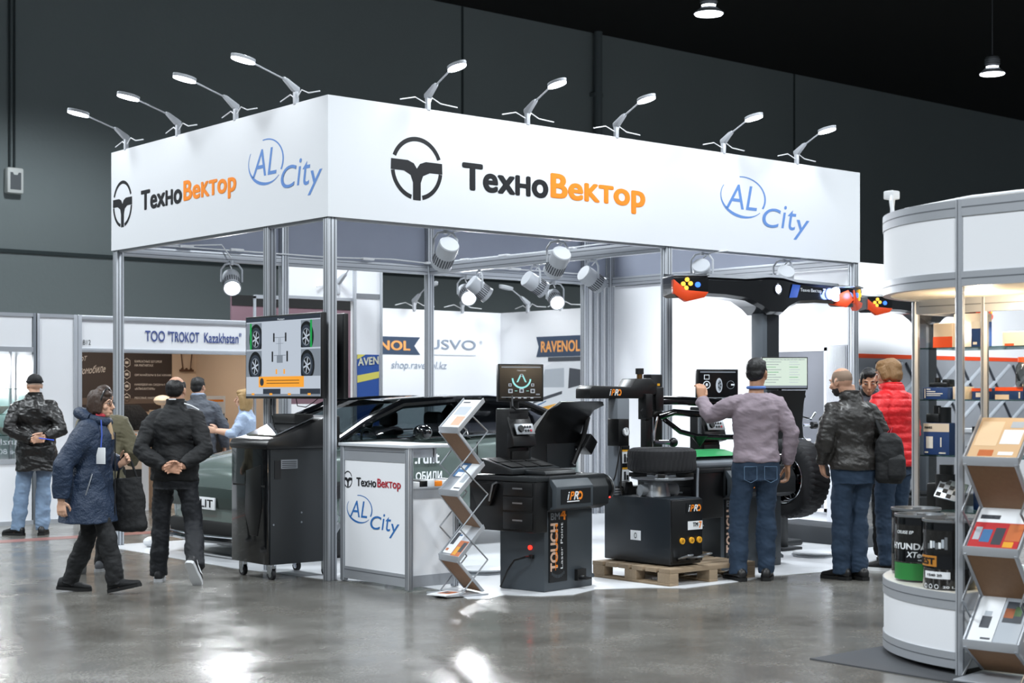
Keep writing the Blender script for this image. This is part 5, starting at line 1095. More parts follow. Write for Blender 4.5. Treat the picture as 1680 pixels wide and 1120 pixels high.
b = MB(); banner(b, (6.62, 9.995, 2.20), (1.72, 0, 0), (0, 0, .29), False); b.text('USVO', (8.50, 9.99, 2.30), (1.02, 0, 0), (0, 0, .165), GREYI, .01); b.text('®', (9.6, 9.99, 2.40), (.06, 0, 0), (0, 0, .06), GREYI); b.text('shop.ravenol.kz', (7.75, 9.99, 1.93), (1.15, 0, 0), (0, 0, .16), GREYI, .0, .2); b.box(8.62, 9.99, 2.2, 9.52, 9.992, 2.215, mat('pale grey ink', '#c9ced6', .6)); b.bm.transform(frame(tr).inverted()); b.build('lettering', bw)
b = MB(); banner(b, (10.075, 9.05, 2.17), (0, -1.25, 0), (0, 0, .34), True); b.bm.transform(frame(tr).inverted()); b.build('lettering', sw)
b = MB(); xq = 10.075                                                      # printed off-roader on the side wall
def wq(pts, m, d=0): b.poly([(xq - d, y, z) for y, z in pts], m)
wq([(9.2, 1.0), (9.2, 1.45), (9.0, 1.62), (8.85, 2.0), (8.6, 2.08), (7.6, 2.08), (7.2, 1.7), (7.0, 1.0)], mat('print white', '#dfe3e8', .5)); wq([(8.95, 1.66), (8.83, 1.96), (8.35, 1.98), (8.35, 1.66)], PGREY, .001); wq([(8.25, 1.64), (8.22, 1.98), (7.95, 1.95), (7.9, 1.7)], PDK, .001); wq([(8.75, 2.09), (8.75, 2.16), (7.6, 2.16), (7.6, 2.09)], PDK, .001)
wq([(9.15, 1.38), (8.4, 1.55), (8.4, 1.60), (9.1, 1.45)], PDK, .001); wq([(9.2, 1.2), (8.5, 1.32), (8.5, 1.4), (9.2, 1.28)], PYEL, .001); wq([(8.5, 1.0), (8.5, 1.25), (8.35, 1.35), (8.1, 1.35), (7.95, 1.2), (7.95, 1.0)], BLACK, .002); wq([(9.15, 1.30), (8.8, 1.42), (8.8, 1.44), (9.15, 1.33)], PBLUE, .002)
b.bm.transform(frame(tr).inverted()); b.build('car_print', sw)
for x, l in ((8.22, 'arm lamp on the back wall of the white booth, left one'), (9.23, 'arm lamp on the back wall of the white booth, right one')): arm_lamp((x, 10.0, 3.0), 0, .42, l, 'arm lamps of the booth behind', False, 1.3)
for y, l in ((9.3, 'arm lamp on the side wall of the white booth, nearest its inner corner'), (8.45, 'arm lamp on the side wall of the white booth above the banner'), (7.55, 'arm lamp on the side wall of the white booth, partly behind the spotlight')): arm_lamp((10.1, y, 3.0), rad(-90), .42, l, 'arm lamps of the booth behind', False, 1.3)
for x in (7.2, 8.4, 9.4): lamp('SPOT', (x, 9.3, 3.2), 16, (.96, .98, 1), (x, 10.0, 1.6), .08, 130, .8)
for y in (7.4, 8.6): lamp('SPOT', (9.4, y, 3.2), 14, (.96, .98, 1), (10.1, y, 1.6), .08, 130, .8)
arm_lamp((4.72, 6.99, 2.98), rad(10), .34, 'lit arm lamp hanging before the white header behind the corner post', 'arm lamps of the booth behind', True, 1.3)
b = MB(); b.box(3.6, 7.3, 2.2, 3.63, 7.33, 2.85, ALU); b.box(3.6, 7.3, 2.82, 4.0, 7.33, 2.87, ALU); b.box(3.6, 7.3, 0, 3.63, 7.33, 2.2, ALU); b.box(4.0, 7.3, 0, 4.03, 7.33, 2.87, ALU); tag(b.build('aluminium_frame'), 'bare aluminium frame between the named booth and the white booth', 'frame')

# ================================================================ stand on the right behind
tb = thing('exhibition_booth', 'white walled booth with an orange stripe and grey picture, behind the red jacket', 'exhibition stand', (12, 3, 0))
b = MB(); b.box(9.2, 3.0, 2.12, 19, 3.06, 3.42, WALLW); wb(b, 'upper_wall', tb, 0)
b = MB(); b.box(9.2, 2.995, 2.06, 19, 3.06, 2.12, ORG); wb(b, 'orange_stripe', tb, 0)
b = MB(); b.box(9.2, 3.0, 0, 19, 3.06, 2.06, mat('grey picture wall', '#9a9ea4', .6, var=(.8, '#7c8087'))); pw = wb(b, 'picture_wall', tb, 0)
b = MB()
for k in range(12):
    x = 10.5 + k * .7; b.tube([(x, 2.99, 1.1), (x + 1.4, 2.99, 2.0)], .03, PGREY, 6); b.tube([(x + .8, 2.99, 1.1), (x + .1, 2.99, 2.0)], .02, PDK, 6)
b.bm.transform(frame(tb).inverted()); b.build('truss_print', pw)
aligner((11.1, 2.0, .16), 0, 'second wheel aligner standing farther back, its orange head beside the kiosk', False)
b = MB(); b.box(10.4, 1.6, 0, 11.8, 2.4, .16, CHARD); tag(b.build('podium'), 'low dark podium under the second wheel aligner', 'podium')
b = MB(); b.box(12.2, 1.5, 0, 15.5, 2.3, 1.0, mat('pale counter', '#cfd2d6', .5)); b.box(12.15, 1.45, 1.0, 15.55, 2.35, 1.05, WHITE); tag(b.build('long_counter'), 'long pale counter seen through the glass showcase', 'counter')
lamp('AREA', (12.5, .6, 3.9), 90, (.96, .98, 1), (12.5, 3, 2), .6)
# ================================================================ people
SKIN = mat('skin', '#c99a80', .5, bump=(90, .05)); SKINL = mat('light skin', '#d6aa90', .5); SKINT = mat('tan skin', '#b98a6c', .5)
def remesh(mb, name, parent, voxel, m, it=4, wr=None, paint=None, quilt=None):
    """one continuous surface out of overlapping shapes"""
    bmesh.ops.recalc_face_normals(mb.bm, faces=mb.bm.faces[:])
    me = bpy.data.meshes.new('t'); mb.bm.to_mesh(me); mb.bm.free(); o = bpy.data.objects.new('t', me); COL.objects.link(o)
    r = o.modifiers.new('r', 'REMESH'); r.mode = 'VOXEL'; r.voxel_size = voxel
    s = o.modifiers.new('s', 'SMOOTH'); s.factor = .5; s.iterations = it
    ev = o.evaluated_get(bpy.context.evaluated_depsgraph_get()); out = bpy.data.meshes.new_from_object(ev)
    bpy.data.objects.remove(o); bpy.data.meshes.remove(me); out.name = name
    if wr:
        amp, sc, st = wr
        ns = [v.normal.copy() for v in out.vertices]
        for v, n in zip(out.vertices, ns):
            p = v.co
            f = noise.noise(V((p.x * sc, p.y * sc, p.z * sc * st))) + .6 * abs(noise.noise(V((p.x * sc * 1.7 + 5, p.y * sc * 1.7, p.z * sc * 2.6 * st + p.x * sc)))) - .2
            v.co = p + n * (amp * f)
    if quilt:
        for v, n in zip(out.vertices, [v.normal.copy() for v in out.vertices]):
            v.co = v.co + n * (quilt[1] * (abs(math.sin(v.co.z * PI / quilt[0])) ** .5 - .7))
    ms = m if isinstance(m, (list, tuple)) else [m]
    out.materials.clear()
    for q in ms: out.materials.append(q)
    if paint:
        for p in out.polygons: p.material_index = paint(p.center)
    out.polygons.foreach_set('use_smooth', [True] * len(out.polygons))
    ob = link(bpy.data.objects.new(name, out)); ob.parent = parent
    return ob
def ell_tube(b, pts, rx, ry, n=16, up=(0, 1, 0)):
    """tube whose cross section is an ellipse; rx across, ry along up"""
    pts = [V(p) for p in pts]; rings = []
    for i, p in enumerate(pts):
        d = (pts[min(i + 1, len(pts) - 1)] - pts[max(i - 1, 0)]).normalized(); u = V(up); u = (u - d * u.dot(d)).normalized(); t = d.cross(u)
        rings.append([p + t * (rx[i] * math.cos(2 * PI * k / n)) + u * (ry[i] * math.sin(2 * PI * k / n)) for k in range(n)])
    b.loft(rings, None)
def hand(b, w, d, t, n, curl=.5, s=1.0):
    """wrist, finger direction, thumb side, palm normal"""
    w = V(w); d = V(d).normalized(); t = V(t); t = (t - d * t.dot(d)).normalized(); n0 = V(n); k = d.cross(t); n = k if k.dot(n0) > 0 else -k
    ell_tube(b, [w - d * .03 * s, w + d * .012 * s, w + d * .045 * s, w + d * .085 * s, w + d * .094 * s], [x * s for x in (.027, .029, .039, .041, .032)], [x * s for x in (.021, .02, .018, .015, .010)], 12, n)
    for off, L in ((.031, .072), (.0105, .082), (-.0105, .076), (-.031, .058)):
        p = w + d * .082 * s + t * off * s; pts = [p]; a = 0
        for q, (fr, da) in enumerate(((.45, .45), (.32, 1.0), (.26, .8))):
            a += da * curl; pts.append(pts[-1] + (d * math.cos(a) + n * math.sin(a) + t * off * .8).normalized() * L * fr * s)
        b.tube(pts, [.0098 * s, .0092 * s, .0085 * s, .007 * s], None, 8)
    p = w + d * .022 * s + t * .026 * s
    b.tube([p, p + (t * .75 + d * .55 + n * .25) * .036 * s, p + (t * .62 + d * .85 + n * .45) * .062 * s, p + (t * .45 + d * 1.15 + n * .6) * .082 * s], [.014 * s, .0125 * s, .0105 * s, .008 * s], None, 8)
DEF = dict(lean=(0, 0), twist=0, shL=(-.168, -.005, 1.385), shR=(.168, -.005, 1.385), elL=(-.245, -.03, 1.15), elR=(.245, -.03, 1.15), wrL=(-.25, .05, .90), wrR=(.25, .05, .90),
           hL=None, hR=None, hipL=(-.09, 0, .92), hipR=(.09, 0, .92), knL=(-.105, .02, .50), knR=(.105, .02, .50), anL=(-.11, -.02, .09), anR=(.11, -.02, .09), ftL=(-.15, 1, 0), ftR=(.15, 1, 0),
           head=(0, .02, 1.625), yaw=0, pitch=0, roll=0)
TR_ = [(.80, .115, .09, 0), (.88, .165, .115, -.01), (.96, .168, .12, -.01), (1.06, .152, .108, 0), (1.16, .155, .108, .005), (1.27, .168, .118, .005), (1.34, .165, .116, -.005), (1.40, .130, .098, -.012), (1.44, .092, .080, -.014), (1.475, .066, .066, -.01), (1.54, .056, .058, .005), (1.60, .053, .056, .015)]
def person(label, loc, rz, H, pose, look):
    s = H / 1.75; P = dict(DEF); P.update(pose); lk = look
    t = thing('person', label, 'person', loc, rad(rz)); S = Matrix.Scale(s, 4)
    sp = lambda z: V((P['lean'][0], P['lean'][1], 0)) * max(0, (z - .93) / .57)
    J = {k: V(P[k]) for k in ('shL', 'shR', 'elL', 'elR', 'wrL', 'wrR', 'hipL', 'hipR', 'knL', 'knR', 'anL', 'anR')}
    J['shL'] += sp(1.43); J['shR'] += sp(1.43)
    def torso(b, z0, z1, inf, girth=1.0, hem=None, flare=0):
        rows = [r for r in TR_ if z0 - .001 <= r[0] <= z1]
        first = [q for q in TR_ if q[0] <= z0]
        r0 = first[-1] if first else TR_[1]
        rows = [(z0, max(r0[1], .155) if z0 < .9 else r0[1], max(r0[2], .11) if z0 < .9 else r0[2], r0[3])] + rows
        rings = []
        for z, rx, ry, oy in rows:
            if z < .9 and inf > 0: rx, ry = max(rx, .165), max(ry, .115)
            o = sp(z); g = girth if z < 1.38 else 1 + (girth - 1) * .4; fl = flare * max(0, (1.0 - z)) if z < 1.0 else 0
            rings.append([(o.x + (rx * g + inf + fl) * math.cos(2 * PI * k / 24), o.y + oy + (ry * g + inf + fl) * math.sin(2 * PI * k / 24), z) for k in range(24)])
        b.loft(rings, None)
    def arm(b, q, inf, cut=1.0):
        a, e, w = J['sh' + q], J['el' + q], J['wr' + q]; we = e.lerp(w, cut)
        inn = V((-.075 if q == 'R' else .075, -.002, .028))
        b.tube([a + inn, a, a.lerp(e, .3), a.lerp(e, .8), e, e.lerp(we, .35), e.lerp(we, .85), we], [.040 + inf, .054 + inf, .053 + inf, .045 + inf, .043 + inf, .043 + inf, .034 + inf * .8, .030 + inf * .8], None, 14)
    def leg(b, q, inf, end=None, jean=0):
        a, k, n = J['hip' + q], J['kn' + q], J['an' + q]
        e = n if end is None else n + V((0, 0, end))
        b.tube([a + V((0, 0, .06)), a - V((0, 0, .04)), a.lerp(k, .5), k, k.lerp(e, .3), k.lerp(e, .7), e], [.092 + inf, .092 + inf, .076 + inf, .056 + inf + jean * .5, .057 + inf + jean * .6, .044 + inf + jean, .038 + inf + jean], None, 16)
    def feet(q):
        f = V(P['ft' + q]).normalized(); u = V((0, 0, 1)); u = (u - f * u.dot(f)).normalized() if abs(f.z) < .98 else V((0, -1, 0)); return f, u, f.cross(u)
    hc = V(P['head']) + sp(1.6)
    HM = Matrix.Translation(hc) @ Matrix.Rotation(rad(P['yaw']), 4, 'Z') @ Matrix.Rotation(rad(-P['pitch']), 4, 'X') @ Matrix.Rotation(rad(P['roll']), 4, 'Y')
    HI = HM.inverted()
    # ---- body
    b = MB(); b.M = S; torso(b, .86, 1.62, -.006, lk.get('girth', 1.0))
    nb = V((0, -.005, 1.47)) + sp(1.47); b.tube([nb, nb.lerp(hc, .5) - V((0, .01, 0)), hc - V((0, .015, .03))], [.06, .055, .055], None, 14)
    for q in 'LR':
        arm(b, q, 0); leg(b, q, -.004)
        f, u, r = feet(q); an = J['an' + q]; b.tube([an - f * .05 - u * .05, an + f * .04 - u * .05, an + f * .14 - u * .062], [.03, .035, .025], None, 10)
        w, e = J['wr' + q], J['el' + q]; hd = P['h' + q]
        if hd is None: hd = ((w - e), (0, 1, 0), ((1, 0, 0) if q == 'L' else (-1, 0, 0)), .45)
        hand(b, w, hd[0], hd[1], hd[2], hd[3], lk.get('hand', 1.0))
    b.M = S @ HM
    b.ell((0, -.012, .025), (.074, .094, .090), None, 24); b.ell((0, .018, -.045), (.058, .070, .070), None, 20); b.ell((0, .050, -.085), (.032, .036, .028), None, 14); b.ell((0, .058, .015), (.050, .030, .035), None, 14)
    b.tube([(0, .080, .018), (0, .098, -.005), (0, .112, -.030), (0, .094, -.040)], [.010, .011, .0145, .012], None, 10)
    b.ell((0, .088, -.062), (.023, .012, .006), None, 12); b.ell((0, .086, -.073), (.020, .012, .007), None, 12)
    for x in (-1, 1):
        b.ell((x * .045, .055, -.025), (.022, .022, .024), None, 12); b.ell((x * .030, .080, .026), (.020, .012, .007), None, 10)
        b.ell((x * .076, -.008, -.008), (.010, .021, .031), None, 12); b.ell((x * .079, -.016, .004), (.010, .012, .018), None, 10)
    sk = lk.get('skin', SKIN); pm = [sk]; paint = None
    if lk.get('stubble'):
        pm = [sk, lk['stubble'], lk.get('beard', lk['stubble'])]
        def paint(c):
            q = HI @ (c / s)
            if q.z > .0 and q.y < .045 and q.z < .085 and q.length < .2 and abs(q.x) < .073 + .02 * (q.y < -.02): return 1
            if -.12 < q.z < -.052 and q.y > -.005 and q.length < .2: return 2
            return 0
    remesh(b, 'body', t, .0058 * s, pm, 2, None, paint)
    for x in (-1, 1):
        b = MB(); b.M = S @ HM; b.ell((x * .031, .0775, .005), (.0125, .009, .0058), mat('eye white', '#d8d4d0', .3), 12); b.ell((x * .031, .0845, .005), (.0052, .003, .0050), INK, 10); b.tube([(x * .014, .090, .026), (x * .032, .090, .032), (x * .050, .078, .026)], [.003, .004, .002], lk.get('brow', INK), 6); b.build('eye', t)
    # ---- hair
    hm = lk.get('hair')
    if hm:
        b = MB(); b.M = S @ HM; st_ = lk.get('style', 'short')
        if st_ == 'short':
            b.ell((0, -.022, .040), (.081, .098, .086), None, 24); b.ell((0, -.055, -.005), (.073, .062, .062), None, 18); b.ell((0, .03, .085), (.062, .055, .035), None, 16)
            for x in (-1, 1): b.ell((x * .066, .012, .02), (.014, .028, .035), None, 10)
        elif st_ == 'crown':
            b.ell((0, -.028, .022), (.082, .096, .074), None, 24); b.ell((0, -.055, -.005), (.075, .062, .062), None, 18)
            for x in (-1, 1): b.ell((x * .067, .0, .03), (.016, .045, .045), None, 10)
        elif st_ in ('bob', 'long', 'mid'):
            dz = {'bob': -.085, 'long': -.15, 'mid': -.055}[st_]
            b.ell((0, -.022, .040), (.086, .104, .090), None, 24); b.ell((0, .02, .082), (.07, .068, .042), None, 18)
            ell_tube(b, [(0, -.045, .05), (0, -.055, -.03), (0, -.055, dz), (0, -.045, dz - .025)], [.084, .092, .088, .06], [.065, .068, .055, .03], 20)
            for x in (-1, 1):
                ell_tube(b, [(x * .070, .02, .06), (x * .080, .010, .0), (x * .080, .0, dz * .8), (x * .072, -.01, dz)], [.02, .022, .022, .012], [.045, .038, .038, .022], 12)
            if st_ == 'mid': b.ell((0, .055, .062), (.062, .04, .035), None, 14)
        remesh(b, 'hair', t, .006 * s, hm, 3, (.006, 30, .35))
        if lk.get('style') == 'bob':
            b = MB(); b.M = S @ HM; b.tube([(math.cos(a) * .091, .035 + .02 * math.sin(a), .035 + .098 * math.sin(a)) for a in [PI * i / 16 for i in range(17)]], .008, BLACK, 8); b.build('hair_band', t)
            b = MB(); b.M = S @ HM
            for x in (-1, 1): b.tube([(x * .032 + .02 * math.cos(a), .096, .004 + .016 * math.sin(a)) for a in [2 * PI * i / 14 for i in range(15)]], .0022, BLACK, 6); b.tube([(x * .052, .094, .008), (x * .074, .03, .008), (x * .08, -.01, .008)], .002, BLACK, 6)
            b.tube([(-.012, .098, .006), (.012, .098, .006)], .002, BLACK, 6); b.build('glasses', t)
    if lk.get('cap'):
        b = MB(); b.M = S @ HM; b.ell((0, -.015, .052), (.084, .104, .078), None, 24); b.tube([(0, -.015, .035), (0, -.015, .06)], [.098, .085], None, 20); remesh(b, 'cap', t, .006 * s, lk['cap'], 3)
        b = MB(); b.M = S @ HM; b.prism([(-.07, .06), (-.06, .12), (0, .155), (.06, .12), (.07, .06), (0, .08)], 'z', .030, .036, lk['cap'], .002); b.build('cap_brim', t)
    # ---- trousers
    b = MB(); b.M = S; torso(b, .79, 1.03, .012, lk.get('girth', 1.0))
    for q in 'LR': leg(b, q, .012, -.04 if not lk.get('boots') else .0, lk.get('jean', .016))
    remesh(b, 'trousers', t, .009 * s, lk['trousers'], 4, (lk.get('twr', .015), 9, 1.15))
    # ---- top
    b = MB(); b.M = S; inf = lk.get('inf', .022)
    torso(b, lk.get('hem', .84), 1.49 if not lk.get('collar') else 1.54, inf, lk.get('girth', 1.0), flare=lk.get('flare', 0))
    for q in 'LR': arm(b, q, inf * .85 + .002, lk.get('sleeve', .97))
    top = remesh(b, lk.get('topname', 'jacket'), t, .009 * s, lk['top'], 5, lk.get('wr', (.014, 9, 1.5)), None, lk.get('quilt'))
    if lk.get('collar'):
        b = MB(); b.M = S; cz = sp(1.5); b.lathe([(.070, 1.47), (.080, 1.50), (.078, 1.55), (.068, 1.555), (.066, 1.49)], lk.get('collarmat', lk['top']), 24, Matrix.Translation((cz.x, cz.y - .005, 0)) @ Matrix.Scale(1.12, 4, (0, 1, 0)), cap=False); b.build('collar', t)
    # ---- shoes
    for q in 'LR':
        f, u, r = feet(q); an = J['an' + q]; k = lk.get('shoe', 1.0)
        b = MB(); b.M = S; rings = []
        for d, w, h in ((-.088, .020, .05), (-.078, .034, .085), (-.03, .040, .105), (.03, .042, .095), (.08, .047, .070), (.14, .048, .052), (.18, .036, .044), (.198, .014, .034)):
            c = an + f * d * k - u * .078
            rings.append([c + r * (w * math.cos(a)) + u * (h * .5 + h * .5 * math.sin(a)) for a in [2 * PI * i / 16 for i in range(16)]])
        b.loft(rings, lk['shoes']); sh = b.build('shoe', t, smooth=60)
        b = MB(); b.M = S; rings = []
        for d, w in ((-.094, .020), (-.082, .037), (-.03, .042), (.03, .043), (.08, .049), (.14, .050), (.185, .038), (.203, .014)):
            c = an + f * d * k - u * .09
            rings.append([c + r * w, c + r * w + u * .028, c - r * w + u * .028, c - r * w])
        b.loft(rings, lk.get('sole', BLACKM)); b.build('sole', sh)
        if lk.get('swoosh'):
            b = MB(); b.M = S
            for sg in (-1, 1): b.loft([[an + f * d - u * (.078 - z0) + r * sg * w, an + f * d - u * (.078 - z1) + r * sg * w] for d, z0, z1, w in ((-.06, .055, .06, .041), (-.01, .035, .05, .0445), (.05, .025, .045, .048), (.10, .045, .048, .048))], PAPER, False, closed=False)
            b.build('shoe_mark', sh)
    return t
HB = mat('black hair', '#0d0c0d', .5, bump=(120, .3), stretch=(1, 1, .2)); HBR = mat('dark brown hair', '#3b2a20', .5, bump=(120, .3), stretch=(1, 1, .2)); HBL = mat('blond hair', '#a98a5c', .5, bump=(120, .3), stretch=(1, 1, .2)); HLB = mat('light brown hair', '#8a6740', .5, bump=(120, .3), stretch=(1, 1, .2))
LEATH = mat('black leather', '#151414', .34, bump=(22, .5)); LEATHG = mat('dark grey leather', '#2c2a28', .42, bump=(22, .5))
DENL = mat('light blue denim', '#8397ad', .85, var=(9, '#667f9c'), bump=(220, .15)); DEND = mat('dark blue denim', '#273c53', .85, var=(8, '#1b2c40'), bump=(220, .15))
NAVYC = mat('navy quilted cloth', '#182b44', .55, bump=(70, .5)); BLKC = mat('black cloth', '#0e1013', .75, bump=(30, .3)); DNAVY = mat('dark navy cloth', '#0e1219', .7, bump=(26, .35)); MAUVE = mat('mauve knit', '#8d8089', .85, bump=(160, .25)); KHAKI = mat('khaki cloth', '#75705a', .8, bump=(30, .3)); GREYJ = mat('slate grey jacket', '#4d525b', .7, bump=(30, .3)); SHIRT = mat('pale blue shirt', '#a9bbd6', .75, bump=(30, .3)); REDJ = mat('bright red padded cloth', '#d5141c', .5, bump=(40, .3)); GSUIT = mat('grey jacket cloth', '#5b6068', .7, bump=(40, .2))
SHB = mat('black shoe leather', '#111113', .4)
BK = -39.9
def gp(px, Y): p = at(px, 648, Y); return (p.x, p.y, 0)
# man in the cap
person('man in black leather coat, dark cap and light jeans, hands clasped behind him', gp(60, 17.0), BK + 12, 1.76,
       dict(elL=(-.29, -.12, 1.17), elR=(.27, -.12, 1.15), wrL=(-.02, -.215, 1.04), wrR=(.10, -.225, 1.07), hL=((1, -.05, .1), (0, 0, 1), (0, -1, 0), .7), hR=((-1, -.05, -.25), (0, -.2, 1), (0, -1, .2), .6), knL=(-.15, .02, .5), anL=(-.2, .0, .09), anR=(.06, .0, .09), knR=(.07, .03, .5), ftL=(-.8, .6, 0), ftR=(.1, 1, 0), lean=(-.02, .0), pitch=6, yaw=15),
       dict(stubble=mat('grey hair', '#a38f80', .7), beard=SKINL, cap=BLKC, top=LEATH, topname='coat', hem=.70, inf=.035, flare=.05, girth=1.08, trousers=DENL, shoes=SHB, wr=(.022, 8, 1.3), collar=True, skin=SKINL, jean=.022))
b = MB(); b.cyl((0, -.09, 0), (0, .07, .0), .006, mat('bright blue pen', '#2f55d8', .4), 8); b.cyl((0, .07, 0), (0, .09, 0), .004, STEEL, 8); o = tag(b.build('pen'), 'bright blue pen held by the man in the dark cap', 'pen'); pc = at(75, 720, 16.70); o.location = pc; o.rotation_euler = (rad(8), 0, rad(50))
# woman in the quilted coat
wl = gp(146, 12.05)
wm = person('woman with brown hair and glasses in a navy quilted coat, walking to the right', wl, -129.9, 1.60,
       dict(lean=(0, .05), head=(0, .045, 1.60), elR=(.30, -.13, 1.10), wrR=(.30, -.15, .80), hR=((0, .05, -1), (0, 1, 0), (-1, 0, 0), .6), elL=(-.27, .06, 1.12), wrL=(-.20, .22, 1.08), hL=((.2, .5, .35), (0, .2, 1), (1, 0, 0), 1.0), hipR=(.09, .02, .92), knR=(.10, .17, .52), anR=(.10, .26, .115), ftR=(.1, 1, .22), knL=(-.09, -.02, .50), anL=(-.09, -.20, .10), ftL=(-.1, 1, -.08), yaw=-8, pitch=2),
       dict(hair=HBR, style='bob', top=NAVYC, topname='quilted_coat', hem=.60, inf=.050, flare=.16, girth=1.16, trousers=BLKC, shoes=BLKC, wr=(.014, 8, 1.2), quilt=None, skin=SKINL, jean=.02, sleeve=.95, shoe=1.0))
s_ = 1.60 / 1.75
b = MB(); b.M = Matrix.Scale(s_, 4); hp = []
for i in range(25):
    a = 2 * PI * i / 24; hp.append((.125 * math.cos(a), -.01 + .05 + .12 * math.sin(a), 1.475 - .03 * math.sin(a) + (.02 if math.sin(a) < -.5 else 0)))
b.tube(hp, [.040 + .010 * (math.sin(2 * PI * i / 24) < 0) for i in range(25)], NAVYC, 12); b.build('hood', wm)
b = MB(); b.M = Matrix.Scale(s_, 4)
for k, (mm, a0) in enumerate(((mat('scarf red', '#b3323f', .8), .2), (mat('scarf green', '#4c6a4a', .8), 1.0), (mat('scarf blue', '#46568f', .8), 1.9), (mat('scarf tan', '#b59a7a', .8), 2.5))):
    b.tube([(.072 * math.cos(a0 + q * .25), .06 + .075 * math.sin(a0 + q * .25), 1.50 - .02 * k) for q in range(5)], .024, mm, 8)
b.tube([(.03, .17, 1.46), (.04, .19, 1.38), (.03, .20, 1.30)], .022, mat('scarf tan', '#b59a7a', .8), 8); b.build('scarf', wm)
b = MB(); b.M = Matrix.Scale(s_, 4); b.cyl((.255, .04, .84), (.235, .09, 1.02), .006, CHROME, 6); b.tube([(.04, .232, 1.36), (.05, .235, 1.1), (.04, .23, .66)], .006, INK, 6); b.build('zip', wm)
t = thing('name_badge', 'white name badge on a blue lanyard worn over the navy quilted coat', 'badge', tuple(frame(wm) @ V((.20, .145, 1.08))), rad(-129.9))
b = MB(); b.M = Matrix.Rotation(rad(60), 4, 'Z'); b.box(-.045, -.004, -.075, .045, .004, .05, PAPER, .002); b.build('card', t)
b = MB(); b.tube([(0, 0, .05), (-.03, .0, .15), (-.08, -.02, .26)], .005, mat('lanyard blue', '#2f4fae', .6), 6); b.build('lanyard', t)
t = thing('tote_bag', 'large black tote bag hanging at the side of the woman in the navy coat', 'bag', tuple(frame(wm) @ V((-.20, .26, .46))), rad(-129.9))
b = MB(); b.M = Matrix.Identity(4); ell_tube(b, [(0, 0, 0), (0, 0, .03), (0, -.0, .25), (0, -.01, .42)], [.06, .075, .07, .04], [.13, .145, .13, .11], 20); remesh(b, 'bag_body', t, .008, BLKC, 3, (.012, 9, 1))
b = MB(); b.tube([(0, -.09, .40), (.02, -.06, .56), (.03, -.03, .60), (.02, .02, .56), (0, .07, .40)], .010, BLKC, 8); b.build('strap', t)
# person behind her
person('person in a khaki jacket, mostly hidden behind the woman in navy', gp(170, 13.5), BK + 6, 1.62,
       dict(anL=(-.17, -.22, .17), knL=(-.12, -.02, .48), ftL=(-.2, .6, -.75), anR=(-.03, .02, .09), knR=(.03, .06, .5), elR=(.27, .0, 1.14), wrR=(.24, .16, 1.0), hR=((-.3, .8, .2), (0, 0, 1), (-1, 0, 0), .6)),
       dict(hair=HBR, top=KHAKI, hem=.84, inf=.03, trousers=BLKC, shoes=mat('grey shoe', '#4a4d52', .6), sole=mat('pale sole', '#9a9c9e', .6), wr=(.016, 8, 1.4)))
# balding man seen from behind
m4 = person('balding man in a black jacket walking away with his hands clasped behind him', gp(287, 12.72), BK, 1.69,
       dict(elL=(-.275, -.11, 1.13), elR=(.285, -.11, 1.13), wrL=(-.035, -.225, .98), wrR=(.11, -.225, .99), hL=((1, -.06, -.12), (0, 0, 1), (0, -1, 0), .35), hR=((-1, -.04, -.15), (0, -.3, 1), (0, -1, 0), .5), knL=(-.13, .05, .50), anL=(-.15, .06, .09), ftL=(-.15, 1, 0), knR=(.16, .0, .50), anR=(.225, -.26, .19), ftR=(.15, .62, -.78), lean=(0, .03), pitch=4, yaw=-6),
       dict(hair=HB, style='crown', top=BLKC, hem=.86, inf=.032, girth=1.05, trousers=DNAVY, shoes=mat('black running shoe', '#17181c', .6), sole=mat('white sole', '#c9cbce', .5), swoosh=True, wr=(.018, 8, 1.4), collar=True, skin=SKIN, jean=.022))
b = MB(); b.M = Matrix.Scale(1.69 / 1.75, 4)
b.box(-.03, -.105, 1.545, .03, -.098, 1.556, PAPER); b.tube([(.09, -.06, 1.515), (.15, -.05, 1.495), (.21, -.03, 1.46)], .006, PAPER, 6); b.build('reflective_trim', m4)
# grey jacket man, blond woman at the named booth
person('man with black hair in a slate grey jacket standing before the brown poster', gp(325, 18.6), BK + 10, 1.75,
       dict(elR=(.29, .02, 1.15), wrR=(.31, .08, .90), yaw=-25, lean=(0, .03)), dict(hair=HB, top=GREYJ, hem=.84, inf=.035, trousers=BLKC, shoes=SHB, girth=1.1, collar=True, collarmat=SHIRT, wr=(.016, 8, 1.4)))
person('blond woman in a pale blue shirt reaching out at the named booth', gp(402, 18.1), 50, 1.60,
       dict(elR=(.24, .12, 1.18), wrR=(.10, .36, 1.22), hR=((-.2, 1, .15), (0, 0, 1), (-1, 0, 0), .6), elL=(-.24, .10, 1.18), wrL=(-.20, .32, 1.22), hL=((.1, 1, .15), (0, 0, 1), (1, 0, 0), .6), yaw=0), dict(hair=HBL, style='long', brow=HBL, top=SHIRT, topname='shirt', hem=.84, inf=.018, trousers=BLKC, shoes=SHB, sleeve=.45, skin=SKINL, collar=True, wr=(.012, 9, 1.4)))
